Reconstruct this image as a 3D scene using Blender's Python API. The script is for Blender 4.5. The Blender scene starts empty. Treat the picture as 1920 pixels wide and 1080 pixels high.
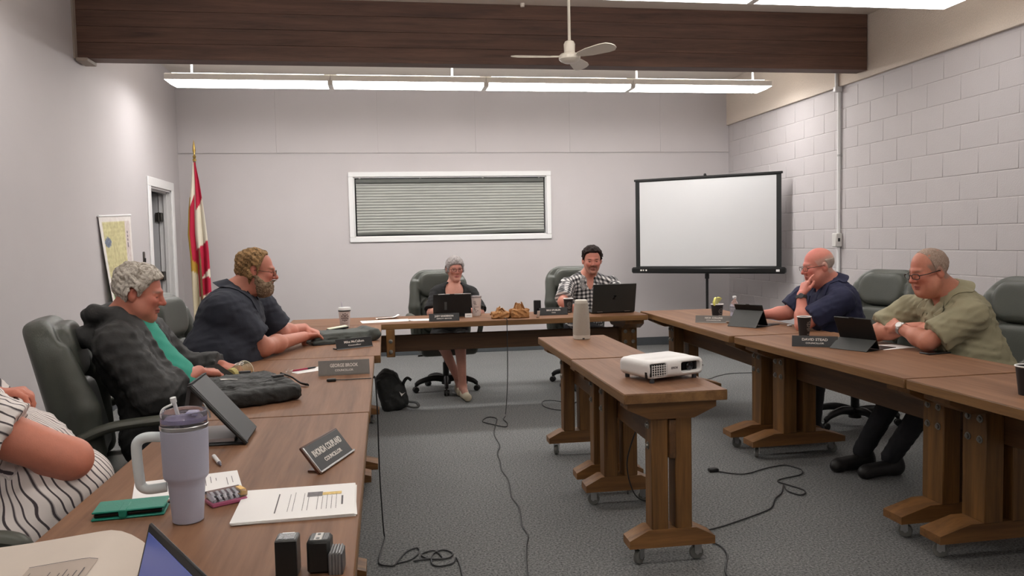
import bpy, math, random
import numpy as np
from mathutils import Matrix, Vector

SC = bpy.context.scene
COL = SC.collection
random.seed(7)

# ------------------------------------------------------------------ camera, world, exposure
def make_camera():
    cam = bpy.data.cameras.new('camera'); ob = bpy.data.objects.new('camera', cam); COL.objects.link(ob)
    cam.sensor_width = 36.0; cam.lens = 1494.7 / 1920 * 36.0; cam.clip_start = .05
    pi_, ya, ro = (math.radians(a) for a in (3.392, 9.088, 1.17))
    fwd = Vector((math.sin(ya) * math.cos(pi_), math.cos(ya) * math.cos(pi_), -math.sin(pi_)))
    r0 = Vector((math.cos(ya), -math.sin(ya), 0)); u0 = r0.cross(fwd)
    R = r0 * math.cos(ro) - u0 * math.sin(ro); U = r0 * math.sin(ro) + u0 * math.cos(ro)
    M = Matrix((R, U, -fwd)).transposed().to_4x4(); M.translation = (0, 0, 1.42)
    ob.matrix_world = M
    SC.camera = ob
make_camera()
W = bpy.data.worlds.new('world'); SC.world = W; W.use_nodes = True
W.node_tree.nodes['Background'].inputs[0].default_value = (.5, .52, .55, 1)
W.node_tree.nodes['Background'].inputs[1].default_value = .3
SC.view_settings.view_transform = 'Standard'; SC.view_settings.look = 'None'
SC.view_settings.gamma = 1; SC.view_settings.use_curve_mapping = False
SC.view_settings.exposure = 0.0
TUBE_POWER = 16.0            # emission of the fluorescent diffusers
SC.cycles.max_bounces = 8; SC.cycles.diffuse_bounces = 5; SC.cycles.sample_clamp_indirect = 6
SC.cycles.use_denoising = True

# ------------------------------------------------------------------ materials
def lin(c):
    c = [v / 255 for v in c[:3]]
    return tuple(v / 12.92 if v <= .04045 else ((v + .055) / 1.055) ** 2.4 for v in c) + (1,)
MATS = {}
def nd(t, typ, **kw):
    n = t.nodes.new(typ)
    for k, v in kw.items():
        setattr(n, k, v)
    return n
def mat(name, col, rough=.5, metal=0., var=0., vscale=8., vstretch=(1, 1, 1), bump=0., bscale=60., bstretch=None, spec=.5,
        coat=0., emit=0., trans=0., ior=1.45, alpha=1., sheen=0., detail=4., attr=None, rvar=0.):
    if name in MATS: return MATS[name]
    m = bpy.data.materials.new(name); m.use_nodes = True; MATS[name] = m
    t = m.node_tree; b = t.nodes['Principled BSDF']; L = t.links.new
    b.inputs['Roughness'].default_value = rough; b.inputs['Metallic'].default_value = metal
    b.inputs['Specular IOR Level'].default_value = spec; b.inputs['Coat Weight'].default_value = coat
    b.inputs['Coat Roughness'].default_value = .15
    b.inputs['Transmission Weight'].default_value = trans; b.inputs['IOR'].default_value = ior
    b.inputs['Alpha'].default_value = alpha; b.inputs['Sheen Weight'].default_value = sheen
    c = lin(col); b.inputs['Base Color'].default_value = c
    tc = nd(t, 'ShaderNodeTexCoord')
    src = None
    if attr:
        a = nd(t, 'ShaderNodeAttribute', attribute_name=attr); src = a.outputs['Color']
        L(src, b.inputs['Base Color'])
    if var:
        mp = nd(t, 'ShaderNodeMapping'); mp.inputs['Scale'].default_value = vstretch
        n = nd(t, 'ShaderNodeTexNoise'); n.inputs['Scale'].default_value = vscale; n.inputs['Detail'].default_value = detail
        L(tc.outputs['Object'], mp.inputs[0]); L(mp.outputs[0], n.inputs['Vector'])
        mr = nd(t, 'ShaderNodeMapRange'); mr.inputs[1].default_value = .25; mr.inputs[2].default_value = .75
        mr.inputs[3].default_value = 1 - var; mr.inputs[4].default_value = 1 + var
        L(n.outputs[0], mr.inputs[0])
        mx = nd(t, 'ShaderNodeMix', data_type='RGBA', blend_type='MULTIPLY'); mx.inputs[0].default_value = 1
        if src: L(src, mx.inputs[6])
        else: mx.inputs[6].default_value = c
        cb = nd(t, 'ShaderNodeCombineColor')
        for i in range(3): L(mr.outputs[0], cb.inputs[i])
        L(cb.outputs[0], mx.inputs[7]); L(mx.outputs[2], b.inputs['Base Color'])
        if rvar:
            m2 = nd(t, 'ShaderNodeMapRange'); m2.inputs[3].default_value = rough - rvar; m2.inputs[4].default_value = rough + rvar
            L(n.outputs[0], m2.inputs[0]); L(m2.outputs[0], b.inputs['Roughness'])
    if bump:
        mp = nd(t, 'ShaderNodeMapping'); mp.inputs['Scale'].default_value = bstretch or (1, 1, 1)
        n = nd(t, 'ShaderNodeTexNoise'); n.inputs['Scale'].default_value = bscale; n.inputs['Detail'].default_value = 5
        L(tc.outputs['Object'], mp.inputs[0]); L(mp.outputs[0], n.inputs['Vector'])
        bp = nd(t, 'ShaderNodeBump'); bp.inputs['Strength'].default_value = min(1, bump); bp.inputs['Distance'].default_value = .01
        L(n.outputs[0], bp.inputs['Height']); L(bp.outputs[0], b.inputs['Normal'])
    if emit:
        b.inputs['Emission Color'].default_value = c; b.inputs['Emission Strength'].default_value = emit
    return m
def wood(name, c1, c2, axis='X', scale=1., rough=.45, bump=.15, coat=0., spec=.5):
    """Straight grain along an axis: stretched noise plus cathedral rings."""
    if name in MATS: return MATS[name]
    m = bpy.data.materials.new(name); m.use_nodes = True; MATS[name] = m
    t = m.node_tree; b = t.nodes['Principled BSDF']; L = t.links.new
    tc = nd(t, 'ShaderNodeTexCoord'); mp = nd(t, 'ShaderNodeMapping')
    s = {'X': (.06, 1, 1), 'Y': (1, .06, 1), 'Z': (1, 1, .06)}[axis]
    mp.inputs['Scale'].default_value = s
    L(tc.outputs['Object'], mp.inputs[0])
    n1 = nd(t, 'ShaderNodeTexNoise'); n1.inputs['Scale'].default_value = 26 * scale; n1.inputs['Detail'].default_value = 6; n1.inputs['Distortion'].default_value = .6
    n2 = nd(t, 'ShaderNodeTexNoise'); n2.inputs['Scale'].default_value = 190 * scale; n2.inputs['Detail'].default_value = 3
    L(mp.outputs[0], n1.inputs['Vector']); L(mp.outputs[0], n2.inputs['Vector'])
    ad = nd(t, 'ShaderNodeMath', operation='MULTIPLY_ADD'); ad.inputs[1].default_value = .35
    L(n2.outputs[0], ad.inputs[0]); L(n1.outputs[0], ad.inputs[2])
    cr = nd(t, 'ShaderNodeValToRGB'); e = cr.color_ramp.elements
    e[0].position = .42; e[0].color = lin(c1); e[1].position = .9; e[1].color = lin(c2)
    L(ad.outputs[0], cr.inputs[0]); L(cr.outputs[0], b.inputs['Base Color'])
    b.inputs['Roughness'].default_value = rough; b.inputs['Specular IOR Level'].default_value = spec; b.inputs['Coat Weight'].default_value = coat; b.inputs['Coat Roughness'].default_value = .2
    bp = nd(t, 'ShaderNodeBump'); bp.inputs['Strength'].default_value = bump; bp.inputs['Distance'].default_value = .004
    L(ad.outputs[0], bp.inputs['Height']); L(bp.outputs[0], b.inputs['Normal'])
    return m

# ------------------------------------------------------------------ objects
def tag(o, label=None, cat=None, group=None, kind=None):
    if label: o['label'] = label
    if cat: o['category'] = cat
    if group: o['group'] = group
    if kind: o['kind'] = kind
    return o
def thing(name, label, cat, loc=(0, 0, 0), rz=0., group=None):
    o = bpy.data.objects.new(name, None); COL.objects.link(o); o.empty_display_size = .1
    o.location = loc; o.rotation_euler = (0, 0, rz)
    return tag(o, label, cat, group)
def copy_tree(o, parent=None):
    c = o.copy(); COL.objects.link(c)
    if parent is not None: c.parent = parent
    for ch in list(o.children): copy_tree(ch, c)
    return c
def nrm(v):
    v = np.asarray(v, float); return v / max(1e-9, np.linalg.norm(v))
def T(loc=(0, 0, 0), rx=0, ry=0, rz=0):
    return Matrix.Translation(loc) @ Matrix.Rotation(rz, 4, 'Z') @ Matrix.Rotation(ry, 4, 'Y') @ Matrix.Rotation(rx, 4, 'X')
R_ = math.radians

class MB:
    """Collects shapes; build() links them as one mesh object."""
    def __init__(s): s.V = []; s.F = []; s.mi = []; s.m = 0; s.X = None
    def mt(s, i): s.m = i; return s
    def at(s, M): s.X = M; return s
    def add(s, V, F):
        n = len(s.V)
        if s.X is not None: V = [tuple(s.X @ Vector(v)) for v in V]
        s.V += [tuple(map(float, v)) for v in V]
        s.F += [tuple(n + i for i in f) for f in F]; s.mi += [s.m] * len(F)
        return s
    def convex(s, V, F):
        V = np.array(V, float); c = V.mean(0); G = []
        for f in F:
            p = V[list(f)]; nn = np.cross(p[1] - p[0], p[2] - p[0]) if len(f) < 4 else np.cross(p[2] - p[0], p[3] - p[1])
            G.append(f if nn @ (p.mean(0) - c) >= 0 else tuple(reversed(f)))
        return s.add(V.tolist(), G)
    def box(s, x0, y0, z0, x1, y1, z1, bev=0.):
        c = np.array([(x0 + x1) / 2, (y0 + y1) / 2, (z0 + z1) / 2]); h = np.abs(np.array([x1 - x0, y1 - y0, z1 - z0])) / 2
        sg = [(a, b, d) for a in (-1, 1) for b in (-1, 1) for d in (-1, 1)]
        if bev <= 0:
            V = [c + h * np.array(q) for q in sg]
            return s.convex(V, [(0, 1, 3, 2), (4, 5, 7, 6), (0, 1, 5, 4), (2, 3, 7, 6), (0, 2, 6, 4), (1, 3, 7, 5)])
        bev = min(bev, h.min() * .95); V = []
        for q in sg:
            for a in range(3):
                d = h - bev; d = d.copy(); d[a] = h[a]; V.append(c + d * np.array(q))
        I = lambda q, a: sg.index(tuple(q)) * 3 + a
        F = []
        for a in range(3):
            b, d = (a + 1) % 3, (a + 2) % 3
            for sa in (-1, 1):
                qs = []
                for sb, sd in ((-1, -1), (1, -1), (1, 1), (-1, 1)):
                    q = [0, 0, 0]; q[a] = sa; q[b] = sb; q[d] = sd; qs.append(I(q, a))
                F.append(tuple(qs))
                for sb in (-1, 1):
                    q = [0, 0, 0]; q[a] = sa; q[b] = sb; q2 = q[:]; q[d] = -1; q2[d] = 1
                    F.append((I(q, a), I(q2, a), I(q2, b), I(q, b)))
        for q in sg: F.append((I(q, 0), I(q, 1), I(q, 2)))
        return s.convex(V, F)
    def prism(s, poly, y0, y1, axis='y'):
        """poly in (a,b) extruded along an axis: 'y' -> (a,y,b), 'x' -> (x,a,b), 'z' -> (a,b,z)."""
        f = {'y': lambda p, t: (p[0], t, p[1]), 'x': lambda p, t: (t, p[0], p[1]), 'z': lambda p, t: (p[0], p[1], t)}[axis]
        n = len(poly); V = [f(p, y0) for p in poly] + [f(p, y1) for p in poly]
        ar = sum(poly[i][0] * poly[(i + 1) % n][1] - poly[(i + 1) % n][0] * poly[i][1] for i in range(n))
        F = [tuple(range(n)), tuple(reversed(range(n, 2 * n)))] + [(i, n + i, n + (i + 1) % n, (i + 1) % n) for i in range(n)]
        flip = (ar > 0) == (axis != 'y'); flip = flip if y1 > y0 else not flip
        if flip: F = [tuple(reversed(g)) for g in F]
        return s.add(V, F)
    def tube(s, path, r, n=10, cap=True, closed=False, flat=None):
        P = np.array(path, float); k = len(P); rr = np.broadcast_to(np.array(r, float), (k,))
        tn = np.gradient(P, axis=0) if not closed else np.roll(P, -1, 0) - np.roll(P, 1, 0)
        tn /= np.maximum(1e-9, np.linalg.norm(tn, axis=1))[:, None]
        up = np.array([0, 0, 1.]) if abs(tn[0, 2]) < .9 else np.array([1., 0, 0]); V = []
        a = np.cross(tn[0], up); a /= np.linalg.norm(a)
        for i in range(k):
            a = a - tn[i] * (a @ tn[i]); a /= max(1e-9, np.linalg.norm(a)); b = np.cross(tn[i], a)
            for j in range(n):
                w = 2 * math.pi * j / n; ca, sa = math.cos(w), math.sin(w)
                if flat: ca *= flat[0]; sa *= flat[1]
                V.append(P[i] + rr[i] * (a * ca + b * sa))
        F = []
        for i in range(k if closed else k - 1):
            i2 = (i + 1) % k
            for j in range(n):
                j2 = (j + 1) % n; F.append((i * n + j, i * n + j2, i2 * n + j2, i2 * n + j))
        if cap and not closed: F += [tuple(reversed(range(n))), tuple(range((k - 1) * n, k * n))]
        return s.add([tuple(v) for v in V], F)
    def lathe(s, prof, n=24, c=(0, 0, 0), cap=True, sq=None):
        """prof = [(r,z)...] bottom to top on the outside; sq = superellipse exponent."""
        V = []; k = len(prof)
        for r, z in prof:
            for j in range(n):
                w = 2 * math.pi * j / n; ca, sa = math.cos(w), math.sin(w); q = 1.
                if sq: q = (abs(ca) ** sq + abs(sa) ** sq) ** (-1 / sq)
                V.append((c[0] + r * q * ca, c[1] + r * q * sa, c[2] + z))
        F = [(i * n + j, i * n + (j + 1) % n, (i + 1) * n + (j + 1) % n, (i + 1) * n + j) for i in range(k - 1) for j in range(n)]
        if cap: F += [tuple(reversed(range(n))), tuple(range((k - 1) * n, k * n))]
        return s.add(V, F)
    def sheet(s, fn, nu, nv, thick=0.):
        V = [fn(i / nu, j / nv) for j in range(nv + 1) for i in range(nu + 1)]
        F = [(j * (nu + 1) + i, j * (nu + 1) + i + 1, (j + 1) * (nu + 1) + i + 1, (j + 1) * (nu + 1) + i) for j in range(nv) for i in range(nu)]
        s.add(V, F)
        if thick:
            A = np.array(V).reshape(nv + 1, nu + 1, 3); du = np.gradient(A, axis=1); dv = np.gradient(A, axis=0)
            N = np.cross(du, dv); N /= np.maximum(1e-12, np.linalg.norm(N, axis=2))[..., None]
            B = (A - N * thick).reshape(-1, 3); n0 = (nu + 1) * (nv + 1)
            s.add([tuple(v) for v in B], [tuple(reversed(f)) for f in F])
            rim = [i for i in range(nu + 1)] + [j * (nu + 1) + nu for j in range(1, nv + 1)] + [nv * (nu + 1) + i for i in range(nu - 1, -1, -1)] + [j * (nu + 1) for j in range(nv - 1, 0, -1)]
            base = len(s.V) - 2 * n0
            for q in range(len(rim)):
                a, b = rim[q], rim[(q + 1) % len(rim)]
                s.F.append((base + b, base + a, base + n0 + a, base + n0 + b)); s.mi.append(s.m)
        return s
    def sphere(s, c, r, n=12, m=8):
        r = np.broadcast_to(np.array(r, float), (3,)); prof = []
        V = [(c[0], c[1], c[2] - r[2])]
        for i in range(1, m):
            a = math.pi * i / m
            for j in range(n):
                w = 2 * math.pi * j / n
                V.append((c[0] + r[0] * math.sin(a) * math.cos(w), c[1] + r[1] * math.sin(a) * math.sin(w), c[2] - r[2] * math.cos(a)))
        V.append((c[0], c[1], c[2] + r[2])); F = []
        for j in range(n): F.append((0, 1 + (j + 1) % n, 1 + j))
        for i in range(m - 2):
            for j in range(n):
                a, b = 1 + i * n + j, 1 + i * n + (j + 1) % n; F.append((a, b, b + n, a + n))
        e = len(V) - 1
        for j in range(n): F.append((e, 1 + (m - 2) * n + j, 1 + (m - 2) * n + (j + 1) % n))
        return s.add(V, F)
    def mesh(s, name, mats):
        me = bpy.data.meshes.new(name); me.from_pydata(s.V, [], s.F)
        for m in (mats if isinstance(mats, (list, tuple)) else [mats]): me.materials.append(m)
        me.polygons.foreach_set('material_index', s.mi)
        me.polygons.foreach_set('use_smooth', [True] * len(s.F))
        me.set_sharp_from_angle(angle=R_(36)); me.update()
        return me
    def build(s, name, mats, parent=None, loc=None):
        o = bpy.data.objects.new(name, s.mesh(name, mats)); COL.objects.link(o)
        if parent is not None: o.parent = parent
        if loc is not None: o.location = loc
        return o
def struct(name, mb, mats, parent=None):
    return tag(mb.build(name, mats, parent), kind='structure') if parent is None else mb.build(name, mats, parent)
def smooth_path(pts, sub=6):
    P = np.array(pts, float); n = len(P); out = []
    for i in range(n - 1):
        p0, p1, p2, p3 = P[max(0, i - 1)], P[i], P[i + 1], P[min(n - 1, i + 2)]
        for k in range(sub):
            t = k / sub
            out.append(.5 * ((2 * p1) + (-p0 + p2) * t + (2 * p0 - 5 * p1 + 4 * p2 - p3) * t * t + (-p0 + 3 * p1 - 3 * p2 + p3) * t ** 3))
    out.append(P[-1]); return np.array(out)
def text(name, body, size, m, parent, M, depth=.0006, width=None):
    cu = bpy.data.curves.new(name, 'FONT'); cu.body = body; cu.size = size; cu.align_x = 'CENTER'; cu.align_y = 'CENTER'; cu.extrude = depth; cu.offset = size * .022; cu.resolution_u = 3
    o = bpy.data.objects.new(name + '_curve', cu); COL.objects.link(o)
    bpy.context.view_layer.update()
    me = bpy.data.meshes.new_from_object(o.evaluated_get(bpy.context.evaluated_depsgraph_get())); bpy.data.objects.remove(o)
    me.materials.clear(); me.materials.append(m); me.name = name
    ob = bpy.data.objects.new(name, me); COL.objects.link(ob); ob.parent = parent
    if width:
        xs = [v.co.x for v in me.vertices]; k = width / max(1e-6, max(xs) - min(xs)); M = M @ Matrix.Diagonal((k, 1, 1, 1))
    ob.matrix_local = M
    return ob

# ------------------------------------------------------------------ signed-distance modelling for soft bodies
def axis(lo, hi, coarse, fine):
    """Grid coordinates: coarse steps, fine steps inside the listed (a,b,step) intervals."""
    out = [lo]; x = lo
    while x < hi:
        st = coarse
        for a, b, f in fine:
            if a - coarse <= x <= b: st = min(st, f)
        x += st; out.append(x)
    return np.array(out, np.float32)
class SDF:
    def __init__(s, xs, ys, zs):
        s.ax = (xs, ys, zs); s.a = np.full((len(xs), len(ys), len(zs)), 1., np.float32)
    @classmethod
    def around(c, lo, hi, step): return c(*[axis(lo[i], hi[i], step, []) for i in range(3)])
    def sl(s, lo, hi):
        S = []; G = []
        for i in range(3):
            a = s.ax[i]; i0 = max(0, np.searchsorted(a, lo[i]) - 1); i1 = min(len(a), np.searchsorted(a, hi[i]) + 1)
            S.append(slice(i0, i1)); G.append(a[i0:i1])
        return tuple(S), (G[0][:, None, None], G[1][None, :, None], G[2][None, None, :])
    def apply(s, fn, lo, hi, k=.02, op='u'):
        S, (X, Y, Z) = s.sl(np.array(lo) - k - .012, np.array(hi) + k + .012)
        cur = s.a[S]
        if cur.size == 0: return s
        d = np.broadcast_to(fn(X, Y, Z), cur.shape).astype(np.float32)
        if op == 'u':
            h = np.clip(.5 + .5 * (cur - d) / k, 0, 1); s.a[S] = cur + (d - cur) * h - k * h * (1 - h)
        else:
            d = -d; h = np.clip(.5 - .5 * (cur - d) / k, 0, 1); s.a[S] = cur + (d - cur) * h + k * h * (1 - h)
        return s
    def cap(s, p, q, r1, r2=None, k=.02, op='u', cut=None):
        p = np.array(p, np.float32); q = np.array(q, np.float32); r2 = r1 if r2 is None else r2
        v = q - p; L2 = max(1e-9, float(v @ v)); rm = max(r1, r2)
        def fn(X, Y, Z):
            t = np.clip(((X - p[0]) * v[0] + (Y - p[1]) * v[1] + (Z - p[2]) * v[2]) / L2, 0, 1)
            d = np.sqrt((X - p[0] - t * v[0]) ** 2 + (Y - p[1] - t * v[1]) ** 2 + (Z - p[2] - t * v[2]) ** 2) - (r1 + (r2 - r1) * t)
            if cut is not None:
                d = np.maximum(d, (X - cut[0][0]) * cut[1][0] + (Y - cut[0][1]) * cut[1][1] + (Z - cut[0][2]) * cut[1][2])
            return d
        return s.apply(fn, np.minimum(p, q) - rm, np.maximum(p, q) + rm, k, op)
    def ell(s, c, r, M=None, k=.02, op='u'):
        c = np.array(c, np.float32); r = np.array(r, np.float32); M = np.eye(3) if M is None else np.array(M)
        def fn(X, Y, Z):
            x, y, z = X - c[0], Y - c[1], Z - c[2]
            l = [(x * M[0][i] + y * M[1][i] + z * M[2][i]) / r[i] for i in range(3)]
            k0 = np.sqrt(l[0] ** 2 + l[1] ** 2 + l[2] ** 2); k1 = np.sqrt((l[0] / r[0]) ** 2 + (l[1] / r[1]) ** 2 + (l[2] / r[2]) ** 2)
            return k0 * (k0 - 1) / np.maximum(k1, 1e-6)
        e = np.sqrt(((np.abs(M) * r[None, :]) ** 2).sum(1))
        return s.apply(fn, c - e, c + e, k, op)
    def rbox(s, c, h, rad, M=None, k=.02, op='u'):
        c = np.array(c, np.float32); h = np.array(h, np.float32); M = np.eye(3) if M is None else np.array(M)
        def fn(X, Y, Z):
            x, y, z = X - c[0], Y - c[1], Z - c[2]
            q = [np.abs(x * M[0][i] + y * M[1][i] + z * M[2][i]) - (h[i] - rad) for i in range(3)]
            o = np.sqrt(sum(np.maximum(a, 0) ** 2 for a in q)); return o + np.minimum(np.maximum(np.maximum(q[0], q[1]), q[2]), 0) - rad
        e = (np.abs(M) * h[None, :]).sum(1)
        return s.apply(fn, c - e, c + e, k, op)
    def fold(s, amp, freq, seed=0, stretch=(1, 1, 1)):
        g = np.random.default_rng(seed); X, Y, Z = s.ax[0][:, None, None], s.ax[1][None, :, None], s.ax[2][None, None, :]
        t = np.zeros(s.a.shape, np.float32)
        for i in range(4):
            d = nrm(g.normal(size=3)) * np.array(stretch) * freq * (1 + .5 * i); ph = g.uniform(0, 6, 2); w = nrm(g.normal(size=3)) * freq * .6
            t += (np.abs(np.sin(X * d[0] + Y * d[1] + Z * d[2] + ph[0] + 1.3 * np.sin(X * w[0] + Y * w[1] + Z * w[2] + ph[1]))) - .6) / (1 + .6 * i)
        s.a += amp * t; return s
    def val(s, p):
        """Field value at a point (trilinear)."""
        i = []; t = []
        for k in range(3):
            a = s.ax[k]; j = int(np.clip(np.searchsorted(a, p[k]) - 1, 0, len(a) - 2)); i.append(j); t.append(float(np.clip((p[k] - a[j]) / (a[j + 1] - a[j]), 0, 1)))
        c = s.a[i[0]:i[0] + 2, i[1]:i[1] + 2, i[2]:i[2] + 2].astype(float)
        c = c[0] * (1 - t[0]) + c[1] * t[0]; c = c[0] * (1 - t[1]) + c[1] * t[1]; return c[0] * (1 - t[2]) + c[1] * t[2]
    def grad(s, p, e=.012):
        return nrm([s.val(np.array(p) + e * d) - s.val(np.array(p) - e * d) for d in np.eye(3)])
    def net(s):
        """Surface nets: one vertex per cell that the surface crosses."""
        a = s.a; n = a.shape; ins = a < 0
        c = np.zeros((n[0] - 1, n[1] - 1, n[2] - 1), np.int8)
        sub = lambda A, i, j, k: A[i:n[0] - 1 + i, j:n[1] - 1 + j, k:n[2] - 1 + k]
        for i in (0, 1):
            for j in (0, 1):
                for k in (0, 1): c += sub(ins, i, j, k)
        act = (c > 0) & (c < 8); I = np.argwhere(act); N = len(I)
        idx = np.full(act.shape, -1, np.int32); idx[act] = np.arange(N)
        cor = [(i, j, k) for i in (0, 1) for j in (0, 1) for k in (0, 1)]
        val = {q: a[I[:, 0] + q[0], I[:, 1] + q[1], I[:, 2] + q[2]] for q in cor}
        P = np.zeros((N, 3), np.float64); cnt = np.zeros(N)
        for q in cor:
            for ax in range(3):
                if q[ax]: continue
                p = list(q); p[ax] = 1; p = tuple(p); v0, v1 = val[q], val[p]; m = (v0 < 0) != (v1 < 0)
                t = np.where(m, v0 / np.where(m, v0 - v1, 1), 0)
                for b in range(3):
                    P[:, b] += np.where(m, t if b == ax else q[b], 0)
                cnt += m
        P /= np.maximum(cnt, 1)[:, None]; V = np.empty((N, 3))
        for b in range(3):
            A = s.ax[b]; V[:, b] = A[I[:, b]] + P[:, b] * (A[I[:, b] + 1] - A[I[:, b]])
        F = []
        for ax in range(3):
            o = [0, 0, 0]; o[ax] = 1
            i0 = ins[:n[0] - o[0], :n[1] - o[1], :n[2] - o[2]]; i1 = ins[o[0]:, o[1]:, o[2]:]
            E = np.argwhere(i0 != i1); b, d = (ax + 1) % 3, (ax + 2) % 3
            ok = (E[:, b] > 0) & (E[:, d] > 0) & (E[:, b] < n[b] - 1) & (E[:, d] < n[d] - 1); E = E[ok]
            fl = ins[E[:, 0], E[:, 1], E[:, 2]]; q = []
            for sb, sd in ((1, 1), (0, 1), (0, 0), (1, 0)):
                G = E.copy(); G[:, b] -= sb; G[:, d] -= sd; q.append(idx[G[:, 0], G[:, 1], G[:, 2]])
            Q = np.stack(q, 1); Q[~fl] = Q[~fl][:, ::-1]; F.append(Q)
        return V, np.concatenate(F)
    def build(s, name, m, parent=None, origin=(0, 0, 0), color=None, smooth=1, subd=False):
        V, F = s.net()
        for _ in range(smooth):
            A = np.zeros_like(V); n = np.zeros(len(V))
            for i in range(4):
                j = (i + 1) % 4
                np.add.at(A, F[:, i], V[F[:, j]]); np.add.at(n, F[:, i], 1)
            V = V * .5 + .5 * A / np.maximum(n, 1)[:, None]
        me = bpy.data.meshes.new(name); me.vertices.add(len(V)); me.vertices.foreach_set('co', (V - np.array(origin)).astype(np.float32).ravel())
        me.loops.add(len(F) * 4); me.loops.foreach_set('vertex_index', F.astype(np.int32).ravel())
        me.polygons.add(len(F)); me.polygons.foreach_set('loop_start', np.arange(0, len(F) * 4, 4, dtype=np.int32))
        me.polygons.foreach_set('use_smooth', np.ones(len(F), bool)); me.update(calc_edges=True)
        me.materials.append(m)
        if color is not None:
            cc = np.ones((len(V), 4), np.float32); cc[:, :3] = color(V)
            at = me.color_attributes.new('Col', 'FLOAT_COLOR', 'POINT'); at.data.foreach_set('color', cc.ravel())
        o = bpy.data.objects.new(name, me); COL.objects.link(o)
        if parent is not None: o.parent = parent
        return o
# ------------------------------------------------------------------ palette
M_WALL = mat('wall_paint', (188, 183, 184), .75, var=.03, vscale=1.5, bump=.05, bscale=120)
M_BLOCK = mat('block_paint', (186, 181, 182), .6, var=.03, vscale=3, bump=.18, bscale=90)
M_STUCCO = mat('stucco', (214, 202, 190), .9, var=.1, vscale=120, bump=.6, bscale=130)
M_CEIL = mat('ceiling_paint', (224, 216, 206), .85, var=.04, vscale=2)
M_WHITE = mat('white_trim', (226, 226, 226), .4, bump=.03, bscale=40)
M_JAMB = mat('door_jamb_paint', (205, 203, 203), .45, var=.03)
M_DOOR = mat('door_paint', (150, 150, 152), .5, var=.04, vscale=3)
M_DARKMET = mat('dark_metal', (70, 66, 62), .4, .7, var=.15, vscale=40)
M_STEEL = mat('steel', (190, 190, 190), .28, .95, var=.1, vscale=30)
M_BASE = mat('rubber_baseboard', (72, 76, 80), .55, var=.1, vscale=6)
M_BLACK = mat('black_plastic', (22, 22, 22), .42, var=.2, vscale=30)
M_BLACKG = mat('black_gloss', (12, 12, 14), .15, var=.1, vscale=5)
M_BEAM = wood('beam_wood', (64, 42, 34), (104, 74, 60), 'X', .8, .6, .2)
M_TOP = wood('laminate_top', (108, 76, 56), (140, 104, 80), 'X', .55, .5, .03, spec=.12)
M_EDGE = wood('oak_edge', (98, 66, 36), (138, 102, 62), 'X', .8, .45, .1)
M_POST = wood('pine_post', (74, 47, 18), (132, 92, 46), 'Z', .7, .5, .12)
M_FOOT = wood('pine_foot', (86, 55, 25), (138, 96, 52), 'Y', .7, .5, .12)
M_PAPER = mat('paper', (240, 238, 236), .7, var=.02, vscale=3)
M_INK = mat('ink', (98, 94, 97), .7, var=.2, vscale=200)
M_PALEINK = mat('nameplate_lettering', (224, 218, 212), .5, var=.04, vscale=50)

def carpet():
    m = bpy.data.materials.new('carpet'); m.use_nodes = True; t = m.node_tree; b = t.nodes['Principled BSDF']; L = t.links.new
    tc = nd(t, 'ShaderNodeTexCoord')
    n = nd(t, 'ShaderNodeTexNoise'); n.inputs['Scale'].default_value = 95; n.inputs['Detail'].default_value = 4; n.inputs['Roughness'].default_value = .8
    n2 = nd(t, 'ShaderNodeTexNoise'); n2.inputs['Scale'].default_value = 1.2
    L(tc.outputs['Object'], n.inputs['Vector']); L(tc.outputs['Object'], n2.inputs['Vector'])
    cr = nd(t, 'ShaderNodeValToRGB'); e = cr.color_ramp.elements
    e[0].position = .33; e[0].color = lin((58, 60, 61)); e[1].position = .68; e[1].color = lin((160, 161, 160))
    L(n.outputs[0], cr.inputs[0])
    mx = nd(t, 'ShaderNodeMix', data_type='RGBA', blend_type='MULTIPLY'); mx.inputs[0].default_value = .22
    L(cr.outputs[0], mx.inputs[6]); L(n2.outputs[0], mx.inputs[7]); L(mx.outputs[2], b.inputs['Base Color'])
    b.inputs['Roughness'].default_value = 1; b.inputs['Specular IOR Level'].default_value = .1
    bp = nd(t, 'ShaderNodeBump'); bp.inputs['Strength'].default_value = .6; bp.inputs['Distance'].default_value = .006
    L(n.outputs[0], bp.inputs['Height']); L(bp.outputs[0], b.inputs['Normal'])
    return m
M_CARPET = carpet()

XL, XR, YB, YF, ZC = -2.394, 4.58, 10.12, -2.4, 3.47
# floor, ceiling, walls
struct('floor', MB().box(XL - 1.6, YF - .1, -.1, XR + .1, YB + .1, 0), M_CARPET)
struct('ceiling', MB().box(XL - .1, YF - .1, ZC, XR + .1, YB + .1, ZC + .1), M_CEIL)
struct('wall_front', MB().box(XL - .1, YF - .1, 0, XR + .1, YF, ZC), M_WALL)
# left wall with a doorway
DY0, DY1, DZ = 8.865, 9.70, 2.07
wl = MB().box(XL - .12, YF, 0, XL, DY0, ZC).box(XL - .12, DY1, 0, XL, YB, ZC).box(XL - .12, DY0, DZ, XL, DY1, ZC)
struct('wall_left', wl, M_WALL)
# hallway beyond the doorway
struct('wall_hall', MB().box(XL - 1.5, DY0 - 1.2, 0, XL - 1.4, YB + .1, 2.5).box(XL - 1.4, YB, 0, XL - .12, YB + .1, 2.5).box(XL - 1.4, DY0 - 1.3, 0, XL - .12, DY0 - 1.2, 2.5)
       .box(XL - 1.5, DY0 - 1.3, 2.5, XL - .12, YB + .1, 2.6), M_WALL)
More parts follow.
